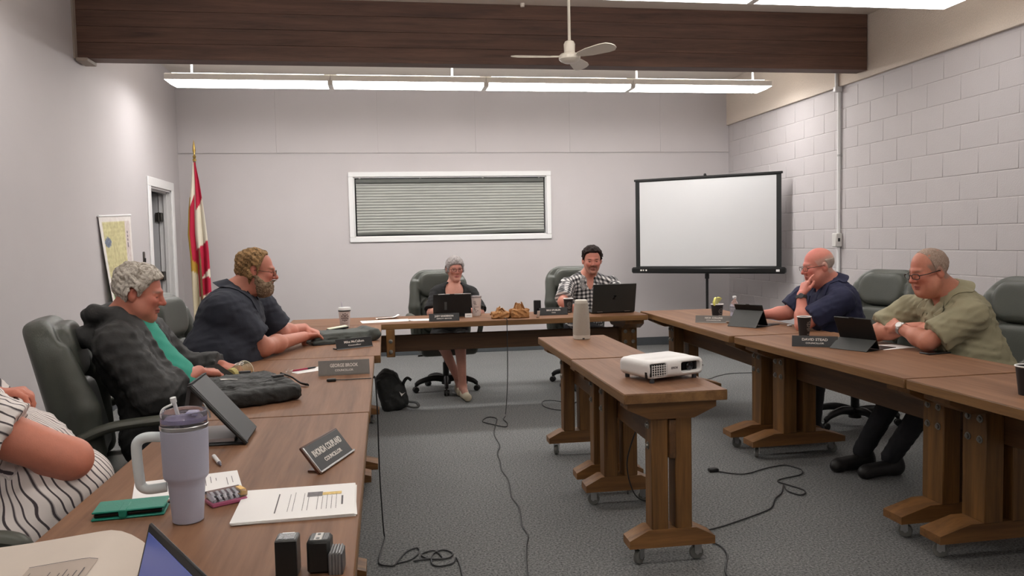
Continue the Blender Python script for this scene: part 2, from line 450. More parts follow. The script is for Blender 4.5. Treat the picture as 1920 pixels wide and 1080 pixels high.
# door: casing, jamb, open leaf, hinges
dr = tag(bpy.data.objects.new('door_1', None), kind='structure'); COL.objects.link(dr); dr.location = (XL, (DY0 + DY1) / 2, 0)
hw = (DY1 - DY0) / 2; cw = .095
MB().box(0, -hw - cw, 0, .018, -hw, DZ, .004).build('casing', M_WHITE, dr)
MB().box(0, hw, 0, .018, hw + cw, DZ, .004).build('casing', M_WHITE, dr)
MB().box(0, -hw - cw, DZ, .018, hw + cw, DZ + cw, .004).build('casing', M_WHITE, dr)
jb = MB().box(-.13, -hw, 0, 0, -hw + .02, DZ).box(-.13, hw - .02, 0, 0, hw, DZ).box(-.13, -hw, DZ - .02, 0, hw, DZ)
jb.box(-.075, hw - .035, 0, -.04, hw - .02, DZ - .02).box(-.075, -hw + .02, 0, -.04, -hw + .035, DZ - .02).box(-.075, -hw, DZ - .035, -.04, hw, DZ - .02)
jb.build('jamb', M_JAMB, dr)
leaf = MB().at(T((-.135, hw - .03, 0), rz=R_(14))).box(-.82, -.045, .012, 0, 0, DZ - .025, .002).build('door_leaf', M_DOOR, dr)
for z in (.25, 1.05, 1.72):
    MB().box(-.15, hw - .1, z, -.085, hw - .02, z + .1, .003).tube([(-.115, hw - .1, z - .004), (-.115, hw - .1, z + .104)], .008, 8).build('hinge', M_DARKMET, leaf.parent)
kn = MB().at(T((-.135, hw - .03, 0), rz=R_(14))).lathe([(.0, 0), (.012, 0), (.012, .03), (.027, .045), (.027, .065), (.012, .078), (0, .08)], 14, (-.75, 0, 1.0)); kn.build('handle', M_STEEL, leaf)

# back wall with a window opening; upper panels sit proud of the seam
WX0, WX1, WZ0, WZ1 = -.345, 2.09, 1.50, 2.245
wb = MB().box(XL - .1, YB, 0, WX0, YB + .15, ZC).box(WX1, YB, 0, XR + .1, YB + .15, ZC).box(WX0, YB, 0, WX1, YB + .15, WZ0).box(WX0, YB, WZ1, WX1, YB + .15, ZC)
wbo = struct('wall_back', wb, M_WALL)
SEAM = 2.542
def panel_row(y0, z0, z1, xs):
    for a, b in zip(xs[:-1], xs[1:]):
        MB().box(a + .0005, y0 - .007, z0, b - .0005, y0 + .002, z1, .0012).build('panel', M_WALL, wbo)
panel_row(YB, SEAM + .003, ZC, [XL, -1.25, -.03, 1.19, 2.41, 3.63, XR])
panel_row(YB, SEAM - .005, SEAM, [XL, XR])
bl = MB().box(XL, YB - .014, 0, XR - .03, YB, .105, .004); struct('baseboard_back', bl, M_BASE)
struct('baseboard_left', MB().box(XL, YF, 0, XL + .014, DY0 - cw, .105, .004).box(XL, DY1 + cw, 0, XL + .014, YB - .014, .105, .004), M_BASE)

# window: frame, sill, pane and a drawn pleated blind
wn = tag(bpy.data.objects.new('window_1', None), kind='structure'); COL.objects.link(wn); wn.location = ((WX0 + WX1) / 2, YB, (WZ0 + WZ1) / 2)
hx, hz, fw = (WX1 - WX0) / 2, (WZ1 - WZ0) / 2, .062
for a in ((-hx - fw, -.022, -hz - fw, hx + fw, 0, -hz), (-hx - fw, -.022, hz, hx + fw, 0, hz + fw), (-hx - fw, -.022, -hz, -hx, 0, hz), (hx, -.022, -hz, hx + fw, 0, hz)):
    MB().box(*a, .005).build('window_casing', M_WHITE, wn)
MB().box(-hx, 0, -hz, hx, .13, -hz + .012).box(-hx, 0, hz - .012, hx, .13, hz).box(-hx, 0, -hz, -hx + .012, .13, hz).box(hx - .012, 0, -hz, hx, .13, hz).build('window_jamb', M_WHITE, wn)
MB().box(-hx + .012, .11, -hz + .012, hx - .012, .116, hz - .012).build('pane', mat('window_glass', (30, 34, 38), .05, var=.02), wn)
struct('wall_outside', MB().box(WX0 - .3, YB + .5, WZ0 - .5, WX1 + .3, YB + .55, WZ1 + .5), mat('night_outside', (20, 22, 26), .9, var=.2))
M_BLIND = mat('pleated_blind_fabric', (166, 168, 163), .8, var=.05, vscale=3, bump=.05)
M_RAIL = mat('blind_rail', (84, 86, 82), .5, var=.05)
bd = thing('pleated_blind', 'grey-green pleated window blind drawn down in the long white-framed window', 'blind', (wn.location.x, YB + .035, wn.location.z))
bx = hx - .03
MB().box(-bx, -.028, hz - .075, bx, .03, hz - .022, .006).build('head_rail', M_RAIL, bd)
npl = 18; z1 = hz - .075; z0 = -hz + .045; ph = (z1 - z0) / npl
for i in range(npl):
    za, zb = z0 + i * ph, z0 + (i + 1) * ph; zm = (za + zb) / 2
    def fn(u, v, za=za, zb=zb, i=i):
        x = -bx + 2 * bx * u; sag = .006 * math.sin(u * 9 + i) * max(0, (5 - i) / 5)
        z = za + (zb - za) * v + sag
        return (x, -.013 * (1 - abs(2 * v - 1)) + .002 * math.sin(u * 31 + i * 1.7), z)
    MB().sheet(fn, 24, 2).build('pleat', M_BLIND, bd)
MB().sheet(lambda u, v: (-bx + 2 * bx * u, -.02 + .02 * v if False else -.018 + .03 * (v % 1), z0 - .022 * (1 - v) + .006 * math.sin(u * 9)), 24, 1, .004).build('bottom_rail', M_RAIL, bd)
for q in (-.96, -.33, .34, .95):
    MB().box(bx * q - .012, -.012, hz - .024, bx * q + .012, .012, hz - .01, .003).build('bracket', M_STEEL, bd)

# right wall: painted concrete blocks, each one its own piece, and a stucco band above
struct_wr = struct('wall_right', MB().box(XR + .0035, YF, 0, XR + .15, YB + .1, ZC).box(XR, YF, 0, XR + .0035, 3.28, 2.895), M_BLOCK)
bw_, bh_, jt = .4, .2, .004
def block_mesh(w, nm):
    return MB().box(-.0, jt / 2, jt / 2, .014, w - jt / 2, bh_ - jt / 2, .0045).mesh(nm, M_BLOCK)
bm_full, bm_half = block_mesh(bw_, 'block'), block_mesh(bw_ / 2, 'half_block')
c0 = 1.469 - 7 * .2 - .0                      # course grid measured on the photograph
for k in range(15):
    z = c0 + .2 * (k - 1)
    if z > 2.80: break
    y = YB + .06; half = (k + 1) % 2
    first = True
    while y > 3.3:
        w = bw_ / 2 if (first and half) else bw_
        o = bpy.data.objects.new('block', bm_half if w < .3 else bm_full); COL.objects.link(o); o.parent = struct_wr
        o.location = (XR + random.uniform(-.0006, .0006), y - w, z); first = False; y -= w
struct('trim_1', MB().box(XR - .03, YF, 2.893, XR + .02, YB, ZC, .004), M_STUCCO)
struct('baseboard_right', MB().box(XR - .012, YF, 0, XR, YB - .014, .1, .004), M_BASE)

# beam
BY, BZ0, BT = 6.97, 2.955, .17
bm = thing('ceiling_beam', 'deep dark-brown timber beam spanning the room under the ceiling', 'beam', ((XL + XR) / 2, BY, BZ0))
hl = (XR - .03 - XL) / 2 - .012; bxo = -.015
for i in range(4):
    z0 = i * (ZC - BZ0) / 4; z1 = (i + 1) * (ZC - BZ0) / 4
    MB().box(-hl + bxo, 0.0007 * (i % 2), z0, hl + bxo, BT, z1 - .0008, .002).build('lamination', M_BEAM, bm)
MB().box(-hl + bxo - .012, -.05, -.01, -hl + bxo + .002, BT + .02, ZC - BZ0).box(-hl + bxo, -.04, -.03, -hl + bxo + .09, BT, -.001, .004).build('end_trim', mat('beam_end_trim', (150, 138, 128), .6, var=.05), bm)
MB().lathe([(.0, -.03), (.018, -.03), (.02, 0), (0, 0)], 12, (1.25 - (XL + XR) / 2, -.04, ZC - BZ0)).build('hook', M_CEIL, bm)

# fluorescent fixtures
M_FIX = mat('fixture_enamel', (242, 240, 234), .4, var=.02)
def glow(i, k): return mat('lit_diffuser_%d' % i, (252, 249, 246), .5, emit=TUBE_POWER * k)
def fixture(y, z, x0, x1, label, rods, glow_m, group='suspended fluorescent fixtures', segs=4):
    t = thing('fluorescent_fixture', label, 'ceiling light', ((x0 + x1) / 2, y, z), 0, group); h = (x1 - x0) / 2; n = segs
    for i in range(n):
        a = -h + 2 * h * i / n + .002; b = -h + 2 * h * (i + 1) / n - .002
        MB().prism([(-.13, .034), (-.13, .088), (-.09, .102), (.09, .102), (.13, .088), (.13, .034)], a, b, 'x').build('housing', M_FIX, t)
        MB().box(a + .06, -.08, .1025, b - .06, .08, .106).build('upper_lens', glow(9, .85), t)
        ea, eb = (.06 if i == 0 else 0), (.06 if i == n - 1 else 0); V = []
        for x, e in ((a, ea), (b, -eb)): V += [(x, -.126, .034), (x, .126, .034), (x + e, .11, 0), (x + e, -.11, 0)]
        MB().convex(V, [(0, 1, 2, 3), (4, 5, 6, 7), (0, 1, 5, 4), (1, 2, 6, 5), (2, 3, 7, 6), (3, 0, 4, 7)]).build('diffuser', glow_m, t)
        if i: MB().prism([(-.129, .034), (.129, .034), (.113, -.002), (-.113, -.002)], a - .028, a + .024, 'x').build('joint_plate', M_FIX, t)
    for x in rods:
        MB().tube([(x - (x0 + x1) / 2, 0, .10), (x - (x0 + x1) / 2, 0, ZC - z)], .011, 8).build('hanger_rod', M_WHITE, t)
    return t
fixture(8.3, 3.0, -2.03, 4.2, 'suspended fluorescent strip behind the beam, lit, above the back wall', (-1.8, .75, 2.72, 4.04), glow(1, 1.8))
fixture(5.2, 3.03, -2.1, 4.12, 'suspended fluorescent strip in front of the beam at the top edge, lit', (-1.8, .75, 2.75, 3.95), glow(2, .74))
fixture(2.0, 3.03, -2.1, 4.12, 'unseen fluorescent strip added overhead to light the nearest tables', (-1.8, .75, 2.75, 3.95), glow(3, .42))  # out of view; added for light on the near tables
fixture(-1.0, 3.03, -2.1, 4.12, 'unseen fluorescent strip added behind the camera for front light', (-1.8, .75, 2.75, 3.95), glow(4, .4))  # out of view; added to light surfaces that face the camera

# ceiling fan
fn_ = thing('ceiling_fan', 'white three-blade ceiling fan hanging from a long rod before the beam', 'fan', (1.487, 6.2, ZC))
M_FAN = mat('fan_enamel', (214, 208, 196), .35, var=.03)
zf = 2.845 - ZC
MB().lathe([(.0, -.07), (.02, -.07), (.045, -.05), (.06, -.005), (.06, 0), (0, 0)], 20).build('canopy', M_FAN, fn_)
MB().tube([(0, 0, -.05), (0, 0, zf + .12)], .012, 12).build('down_rod', M_FAN, fn_)
MB().lathe([(.0, .03), (.036, .03), (.042, .04), (.045, .105), (.035, .125), (.012, .135), (0, .135)], 24, (0, 0, zf)).build('collar', M_FAN, fn_)
MB().lathe([(.0, -.042), (.045, -.04), (.068, -.028), (.084, -.012), (.086, .012), (.07, .028), (.03, .034), (0, .034)], 28, (0, 0, zf)).build('motor_housing', M_FAN, fn_)
for a in (178, 62, -57):
    M = T((0, 0, zf + .008), rz=R_(a))
    b = MB().at(M @ Matrix.Rotation(R_(-18), 4, 'X'))
    out = [(.1, -.03), (.2, -.052), (.36, -.064), (.42, -.058), (.455, -.03), (.465, 0), (.455, .03), (.42, .058), (.36, .064), (.2, .052), (.1, .03)]
    b.prism([(x, y) for x, y in out], -.003, .003, 'z')
    bo = b.build('blade', M_FAN, fn_)
    MB().at(M @ Matrix.Rotation(R_(-18), 4, 'X')).box(.05, -.018, -.004, .15, .018, .006, .002).build('blade_iron', M_FAN, bo)

# conduit on the block wall
cd = thing('wall_conduit', 'white electrical conduit with outlet box running down the block wall', 'conduit', (XR, 7.47, 0))
MB().tube([(-.022, 0, .05), (-.022, 0, 2.875)], .0165, 12).build('pipe', M_WHITE, cd)
MB().tube([(-.05, 0, 2.86), (-.05, 0, ZC - .01)], .0165, 12).box(-.075, -.025, 2.84, 0, .025, 2.895, .006).build('upper_pipe', M_WHITE, cd)
bx_ = MB().box(-.075, -.04, 1.29, -.002, .04, 1.43, .008).build('outlet_box', mat('outlet_box_metal', (205, 203, 200), .4, var=.03), cd)
MB().box(-.052, .02, 1.35, -.03, .0405, 1.375, .002).box(-.052, -.0415, 1.345, -.028, -.039, 1.38, .002).build('socket', M_BLACK, bx_)
for z in (2.2, .8): MB().box(-.008, -.03, z, -.0, .03, z + .02, .002).tube([(-.022, 0, z - .0), (-.022, 0, z + .02)], .019, 12).build('strap', M_STEEL, cd)
# light switch plate beside the door
sw = thing('light_switch', 'narrow dark wall switch plate between the map and the doorway', 'switch', (XL, 8.54, 1.30))
MB().box(0, -.022, -.085, .012, .022, .085, .004).build('plate', M_DARKMET, sw)
MB().box(.012, -.008, -.02, .024, .008, .02, .002).build('toggle', M_BLACK, sw)

# map on the left wall
def map_mat():
    m = bpy.data.materials.new('county_map_print'); m.use_nodes = True; t = m.node_tree; b = t.nodes['Principled BSDF']; L = t.links.new
    uv = nd(t, 'ShaderNodeAttribute', attribute_name='Col'); n = nd(t, 'ShaderNodeTexNoise'); n.inputs['Scale'].default_value = 24; n.inputs['Detail'].default_value = 8
    tc = nd(t, 'ShaderNodeTexCoord'); L(tc.outputs['Object'], n.inputs['Vector'])
    mx = nd(t, 'ShaderNodeMix', data_type='RGBA', blend_type='OVERLAY'); mx.inputs[0].default_value = .5
    L(uv.outputs['Color'], mx.inputs[6]); L(n.outputs[0], mx.inputs[7]); L(mx.outputs[2], b.inputs['Base Color']); b.inputs['Roughness'].default_value = .6
    return m
mp_ = thing('wall_map', 'tall yellow-green map with white margins hanging on the left wall', 'map', (XL, 7.7, 1.72))
def mapf(u, v):
    yl = -.44 + .145 * v; yr = .44 + .02 * v; z = -.02 * (1 - u) * 1 - .82 * v + .02 * u
    return (.012 + .02 * v * v + .03 * (1 - u) ** 3 * v + .012 * math.sin(u * 3.1), yl + (yr - yl) * u, z)
def map_col(u, v):
    if u < .07 or u > .93 or v < .06 or v > .97: return lin((222, 216, 212))
    if u > .74: return lin((204, 192, 188)) if not (.16 < v < .36 and .8 < u < .86 and int(v * 90) % 4 < 3) else lin((108, 96, 104))
    if (u - .17) ** 2 / .009 + (v - .28) ** 2 / .0028 < 1: return lin((120, 130, 148)) if (int(u * 60) + int(v * 60)) % 3 else lin((84, 92, 116))
    if v > .72: return lin((166, 196, 146))
    if int(u * 100) % 4 == 0 and int(v * 31) % 2 or int(v * 120) % 5 == 0 and int(u * 17) % 3: return lin((190, 182, 136))
    return lin((200, 192, 146))
mb = MB().sheet(mapf, 50, 70); mo = mb.build('sheet', map_mat(), mp_)
at = mo.data.color_attributes.new('Col', 'FLOAT_COLOR', 'POINT')
at.data.foreach_set('color', [c for j in range(71) for i in range(51) for c in map_col(i / 50, j / 70)])
MB().tube([mapf(0, 0), mapf(.5, 0), mapf(1, 0)], .009, 8).build('top_batten', M_WHITE, mp_)

# flag on its pole in the corner
fl = thing('flag', 'red and white flag with gold fringe draped down a pole in the corner', 'flag', (-2.09, 9.8, 0))
M_BRASS = mat('brass', (190, 160, 90), .3, .8, var=.1); M_POLE = wood('flag_pole_wood', (90, 60, 36), (130, 92, 58), 'Z', 1.5)
pole = lambda z: (-.055 * (z - .75) / 1.9, -.075 * (2.42 - z), z)
MB().tube([pole(.06), pole(2.42)], .014, 10).build('pole', M_POLE, fl)
MB().at(Matrix.Translation((-.055 * .87, 0, 2.42))).lathe([(0, 0), (.02, 0), (.022, .015), (.012, .03), (.02, .05), (.012, .065), (.008, .08), (.018, .12), (.012, .18), (.0, .25)], 10).build('finial', M_BRASS, fl)
MB().at(T((.02, -.177, 0))).lathe([(0, 0), (.17, 0), (.17, .02), (.12, .045), (.04, .07), (.025, .12), (0, .12)], 24).build('stand', M_BRASS, fl)
def edge_l(v): return np.interp(v, [0, .12, .3, .45, .6, 1], [-.06, -.085, -.125, -.14, -.12, -.1])
def edge_r(v): return np.interp(v, [0, .12, .3, .45, .6, 1], [-.03, .005, .045, .07, .085, .10])
def flagf(u, v):
    z = 2.40 - 1.75 * v; w = .018 + .05 * v
    return (edge_l(v) + (edge_r(v) - edge_l(v)) * u, -.03 - w * abs(math.sin(u * 7.5 + 1.5 * v)) - .02 * v, z - .1 * v * (1 - u))
def flag_col(u, v):
    z = 2.40 - 1.75 * v; red = (176, 26, 58); wh = (216, 208, 190); gold = (176, 138, 48)
    if u < .1 and 1.2 < z < 2.02: return gold
    if u < .36:
        if z > 1.97 + .5 * (u - .2): return wh
        if z > 1.34 - .2 * u: return red
        return gold if z > 1.22 - .2 * u else ((200, 188, 160) if u < .3 else wh)
    if u < .5 and z > 1.44: return wh
    if z > 1.86 + .25 * (u - .5): return red
    if z > 1.44 + .12 * (u - .5): return wh
    if u > .5 and 1.10 - .05 * (u - .5) < z < 1.10 + .14 * (u - .5): return wh
    return wh if .70 < z < .89 else red
fo = MB().sheet(flagf, 56, 90, .003); ob = fo.build('cloth', mat('flag_cloth', (255, 255, 255), .8, attr='Col', bump=.05, bscale=300), fl)
cols = [c for j in range(91) for i in range(57) for c in lin(flag_col(i / 56, j / 90))]
at = ob.data.color_attributes.new('Col', 'FLOAT_COLOR', 'POINT'); at.data.foreach_set('color', cols + cols)

# projection screen across the corner
def screen():
    A = np.array([3.10, 9.55]); B = np.array([4.44, 8.42]); mid = (A + B) / 2; d = B - A; wd = np.linalg.norm(d); rz = math.atan2(d[1], d[0])
    t = thing('projection_screen', 'pull-up white projection screen with black borders standing in the corner', 'screen', (mid[0], mid[1], 0), rz)
    h = wd / 2; M_CAN = mat('screen_canvas', (194, 194, 195), .85, var=.015, vscale=2); zb, zt = 1.06, 2.115
    MB().box(-h + .055, -.004, zb, h - .055, -.001, zt - .0).build('canvas', M_CAN, t)
    bo = MB().box(-h, -.0045, zb, -h + .055, -.0005, zt).box(h - .055, -.0045, zb, h, -.0005, zt).box(-h, -.0046, zt - .012, h, -.0004, zt).box(-h, -.0046, zb, h, -.0004, zb + .012)
    bo.build('border', mat('screen_border', (26, 27, 27), .7, var=.05), t)
    MB().box(-h - .015, -.014, zt, h + .015, .012, zt + .026, .005).build('top_bar', M_BLACK, t)
    c = MB().box(-h - .05, -.045, zb - .075, h + .05, .04, zb, .018).build('case', mat('screen_case', (30, 31, 31), .35, .3, var=.05), t)
    MB().box(h - .05, -.0465, zb - .05, h - .01, -.044, zb - .025, .001).build('case_highlight', M_PAPER, c)  # white plate painted as the highlight on the case's right end
    for i, w in ((0, .016), (1, .011), (2, .013)):
        MB().at(T((-h + .08 + .036 * i, -.0465, zb - .036))).lathe([(0, -.001), (w / 2 + .004, -.001), (w / 2 + .004, .001), (0, .001)], 10).build('maker_mark', M_PALEINK, c) if False else \
        MB().box(-h + .07 + .034 * i, -.0468, zb - .046, -h + .07 + .034 * i + w * 1.5, -.0445, zb - .028, .001).build('maker_mark', M_PALEINK, c)
    MB().tube([(0, .06, .12), (0, .06, zt + .03)], .016, 10).tube([(0, .06, zb - .14), (0, .06, zb - .08)], .026, 10).build('pole', M_BLACK, t)
    MB().tube([(0, .06, zt + .02), (0, -.0, zt + .045), (0, -.01, zt + .03)], .009, 8).lathe([(0, 0), (.016, 0), (.016, .02), (0, .02)], 10, (0, 0, zt + .026)).build('hanger', M_BLACK, t)
    for a in (90, 210, 330):
        MB().tube([(0, .06, .42), (.42 * math.cos(R_(a)), .06 + .42 * math.sin(R_(a)), .012)], .011, 8).build('leg', M_BLACK, t)
screen()
# ------------------------------------------------------------------ trestle tables (length along local x)
TZ = .77
M_BOLT = mat('zinc_bolt', (150, 148, 142), .35, .9, var=.2, vscale=60)
M_RUB = mat('caster_rubber', (112, 112, 108), .5, var=.15, vscale=20)
M_STR = wood('pine_stretcher', (66, 42, 20), (108, 74, 42), 'X', .7, .5, .1)
def table(label, cx, cy, rz, L, Wd, narrow=False, inset=.1, yoff=0.):
    t = thing('trestle_table', label, 'table', (cx, cy, 0), rz, 'brown trestle tables on casters')
    h, w = L / 2, Wd / 2
    top = MB().box(-h + .002, -w, TZ - .045, h - .002, w, TZ - .0025, .003).build('tabletop', M_EDGE, t)
    MB().box(-h + .003, -w + .001, TZ - .004, h - .003, w - .001, TZ, .0018).build('laminate', M_TOP, top)
    pw, g, b = (.075, .032, .09) if narrow else (.09, .045, .14)
    fl = w - (.035 if narrow else .035); fb = .05 if narrow else .065
    so = (pw + g) / 2
    for sx in (-1, 1):
        x = sx * (h - inset)
        for sy in (-1, 1):
            p = MB().box(x - b / 2, sy * so - pw / 2, .158, x + b / 2, sy * so + pw / 2, .655, .004).build('post', M_POST, t)
            for zz in ((.61, .52)):
                for xx in ((x,) if narrow else (x - .035, x + .035)):
                    MB().at(T((xx, sy * (so + pw / 2), zz), rx=-sy * math.pi / 2)).lathe([(.0, -.002), (.017, -.002), (.017, .003), (.011, .004), (.01, .011), (0, .012)], 10).build('bolt', M_BOLT, p)
        pr = lambda a, c, z0, z1, ch: [(-a, z0), (a, z0), (a, z0 + (z1 - z0) * .45), (a - ch, z1), (-a + ch, z1), (-a, z0 + (z1 - z0) * .45)]
        f = MB().prism(pr(fl, 0, .082, .16, .085 if narrow else .15), x - fb, x + fb, 'x').build('foot', M_FOOT, t)
        bw = w - (.03 if narrow else .06)
        MB().prism([(-bw + .1, .645), (bw - .1, .645), (bw, .69), (bw, .725), (-bw, .725), (-bw, .69)], x - b / 2 - .012, x + b / 2 + .012, 'x').build('bearer', M_FOOT, t)
        for sy in (-1, 1):
            y = sy * (fl - .06); a = random.uniform(0, 6); M = T((x, y, 0), rz=a)
            c = MB().at(M).box(-.024, -.02, .078, .024, .02, .083, .001).tube([(0, 0, .07), (0, 0, .08)], .015, 10).box(-.02, -.016, .03, .012, -.013, .078).box(-.02, .013, .03, .012, .016, .078).box(-.02, -.016, .068, .012, .016, .074)
            c.mt(1).at(M @ T((-.008, 0, .031), rx=math.pi / 2)).lathe([(.008, -.011), (.028, -.011), (.031, -.007), (.031, .007), (.028, .011), (.008, .011)], 18)
            c.mt(0).at(M @ T((-.008, 0, .031), rx=math.pi / 2)).lathe([(0, -.018), (.008, -.018), (.008, .018), (0, .018)], 8)
            c.build('caster', [M_STEEL, M_RUB], f)
    sh = (.47, .64) if narrow else (.50, .64)
    MB().box(-h + inset - .06, -g / 2 + .001, sh[0], h - inset + .06, g / 2 - .001, sh[1], .004).build('stretcher', M_STR, t)
    return t
PH = math.pi / 2
WT = .715
XLC = (-.79 - .075) / 2
table('brown trestle table at the lower left, nearest, with the tumbler and batteries', XLC, 2.27, PH, 1.66, WT, inset=.12)
table('brown trestle table in the middle of the left row, under the black bag', XLC + .004, 3.885, PH, 1.56, WT, inset=.12)
table('brown trestle table at the far end of the left row, under the grey folder', XLC + .04, 5.567, PH, 1.79, WT, inset=.12)
bt_ = table('long brown trestle table across the back, below the window, with paper bags', .70, 6.80, 0, 3.0, .66, inset=.1)
bk_ = MB().box(-.70, -.33, .50, -.63, -.285, .725, .004).build('bracket', M_POST, bt_)
for z in (.63, .545): MB().at(T((-.665, -.33, z), rx=PH)).lathe([(.0, -.002), (.017, -.002), (.017, .003), (.011, .004), (.01, .011), (0, .012)], 10).build('bolt', M_BOLT, bk_)
table('brown trestle table at the far end of the right row, under the lemon cup', 2.585, 5.85, PH - .02, 1.94, WT, inset=.12)
table('brown trestle table in the middle of the right row, before the man in khaki', 2.6095, 4.04, PH + .028, 1.65, WT, inset=.12)
table('brown trestle table at the lower right, nearest of the right row', 2.6455, 2.37, PH + .012, 1.66, WT, inset=.12)
table('small narrow trestle table in the middle of the room carrying the projector', 1.207, 3.68, PH - .013, 1.01, .455, True, inset=.11)
table('small narrow trestle table in the middle carrying the tall beige speaker', 1.226, 4.715, PH - .013, 1.02, .455, True, inset=.11)

# ------------------------------------------------------------------ executive chair (faces local +y)
M_LEA = mat('green_grey_leather', (74, 77, 71), .42, var=.12, vscale=5, bump=.12, bscale=220, spec=.5)
M_ARM = mat('arm_vinyl', (78, 80, 72), .4, var=.08, vscale=8)
def chair_meshes():
    D = {}
    def slab(g, w, t, z0, z1, y, r, k, op='u', bow=0.):
        cz, hz = (z0 + z1) / 2, (z1 - z0) / 2
        def f(X, Y, Z):
            qx = np.abs(X) - (w - r); qz = np.abs(Z - cz) - (hz - r)
            d2 = np.sqrt(np.maximum(qx, 0) ** 2 + np.maximum(qz, 0) ** 2) + np.minimum(np.maximum(qx, qz), 0) - r
            dy = np.abs(Y - y - bow * X * X) - t; e = .035
            a, b = np.maximum(d2 + e, 0), np.maximum(dy + e, 0)
            return np.sqrt(a * a + b * b) + np.minimum(np.maximum(d2 + e, dy + e), 0) - e
        return g.apply(f, (-w, y - t, z0), (w, y + t + bow * w * w, z1), k, op)
    g = SDF.around((-.36, -.16, -.06), (.36, .2, .78), .0115)     # hinge frame: origin at the seat's rear
    slab(g, .285, .055, 0, .72, -.04, .17, .01, bow=.5)
    slab(g, .2, .05, .44, .685, .03, .1, .012, bow=.3)            # head cushion
    slab(g, .185, .05, .10, .43, .03, .08, .012, bow=.3)          # lumbar cushion
    for s in (-1, 1):
        g.cap((s * .245, .03, .1), (s * .255, .06, .34), .055, .06, .012); g.cap((s * .255, .06, .34), (s * .235, .03, .58), .06, .045, .012)
        g.cap((s * .275, .02, .335), (s * .33, .02, .335), .004, .004, .012, 's')
    o = g.build('backrest', M_LEA, smooth=2); D['backrest'] = o.data; bpy.data.objects.remove(o)
    g = SDF.around((-.36, -.34, .3), (.36, .36, .58), .0115)
    g.rbox((0, .0, .42), (.27, .27, .06), .05, k=.01); g.rbox((0, .02, .455), (.2, .25, .035), .034, k=.012)
    for s in (-1, 1): g.cap((s * .235, -.2, .455), (s * .235, .22, .455), .045, .045, .012)
    o = g.build('seat', M_LEA, smooth=2); D['seat'] = o.data; bpy.data.objects.remove(o)
    for s in (-1, 1):
        p = smooth_path([(s * .315, -.27, .60), (s * .325, -.15, .645), (s * .325, .05, .655), (s * .32, .17, .645), (s * .312, .205, .60), (s * .305, .165, .5), (s * .29, .06, .40), (s * .25, -.03, .375)], 6)
        m = MB().tube(p, [.028] * 19 + list(np.linspace(.028, .02, len(p) - 19)), 12, flat=(1, .75)).mesh('armrest', M_ARM); D['arm%d' % s] = m
    D['column'] = MB().tube([(0, 0, .1), (0, 0, .27)], .03, 14).tube([(0, 0, .25), (0, 0, .365)], .02, 14).lathe([(0, .06), (.045, .06), (.05, .13), (.03, .14), (0, .14)], 14).box(-.12, -.1, .345, .12, .12, .365, .005).tube([(.05, 0, .35), (.27, .02, .345)], .008, 8).mesh('gas_column', M_BLACK)
    p = smooth_path([(.03, 0, .11), (.14, 0, .125), (.26, 0, .1), (.305, 0, .07)], 4)
    D['leg'] = MB().tube(p, np.linspace(.034, .02, len(p)), 10, flat=(.8, 1)).mesh('base_leg', M_BLACK)
    c = MB().tube([(.305, 0, .05), (.305, 0, .085)], .01, 8)
    for s in (-1, 1): c.at(T((.305, s * .014, .028), rx=PH)).lathe([(0, -.011), (.022, -.011), (.028, -.006), (.028, .006), (.022, .011), (0, .011)], 16)
    D['caster'] = c.mesh('caster', M_BLACK)
    return D
CH = chair_meshes()
def part(name, me, parent, M=None):
    o = bpy.data.objects.new(name, me); COL.objects.link(o); o.parent = parent
    if M is not None: o.matrix_local = M
    return o
def chair(label, x, y, heading, recline=10, spin=0., dz=0., size=1.):
    """heading: direction the sitter faces, degrees from +x."""
    t = thing('office_chair', label, 'chair', (x, y, 0), R_(heading - 90), 'green-grey leather office chairs')
    t.scale = (size,) * 3
    part('backrest', CH['backrest'], t, T((0, -.235, .44 + dz), rx=R_(recline)))
    part('seat', CH['seat'], t, T((0, 0, dz)))
    part('armrest', CH['arm-1'], t, T((0, 0, dz + .075))); part('armrest', CH['arm1'], t, T((0, 0, dz + .075)))
    part('gas_column', CH['column'], t)
    for i in range(5):
        l = part('base_leg', CH['leg'], t, T(rz=R_(spin + 72 * i)))
        part('caster', CH['caster'], l)
    return t
chair('leather office chair seen from behind its side, holding the man in the dark hooded jacket', -1.01, 3.66, 14, 12, 10)
chair('leather office chair behind the bearded man, showing between the two men on the left', -1.01, 4.98, -8, 8, 30)
chair('leather office chair behind the woman in black under the window', .56, 7.62, -84, 9, 8)
chair('leather office chair behind the man in the plaid shirt', 1.90, 7.62, -90, 9, 40)
chair('leather office chair behind the bald man in the navy polo shirt', 3.42, 5.38, 196, 10, 20)
chair('leather office chair at the right edge behind the man in the khaki shirt', 3.4, 4.02, 192, 9, 5)
chair('leather office chair at the lower left edge, its arm beside the striped blouse', -1.13, 2.36, 8, 10, 50)
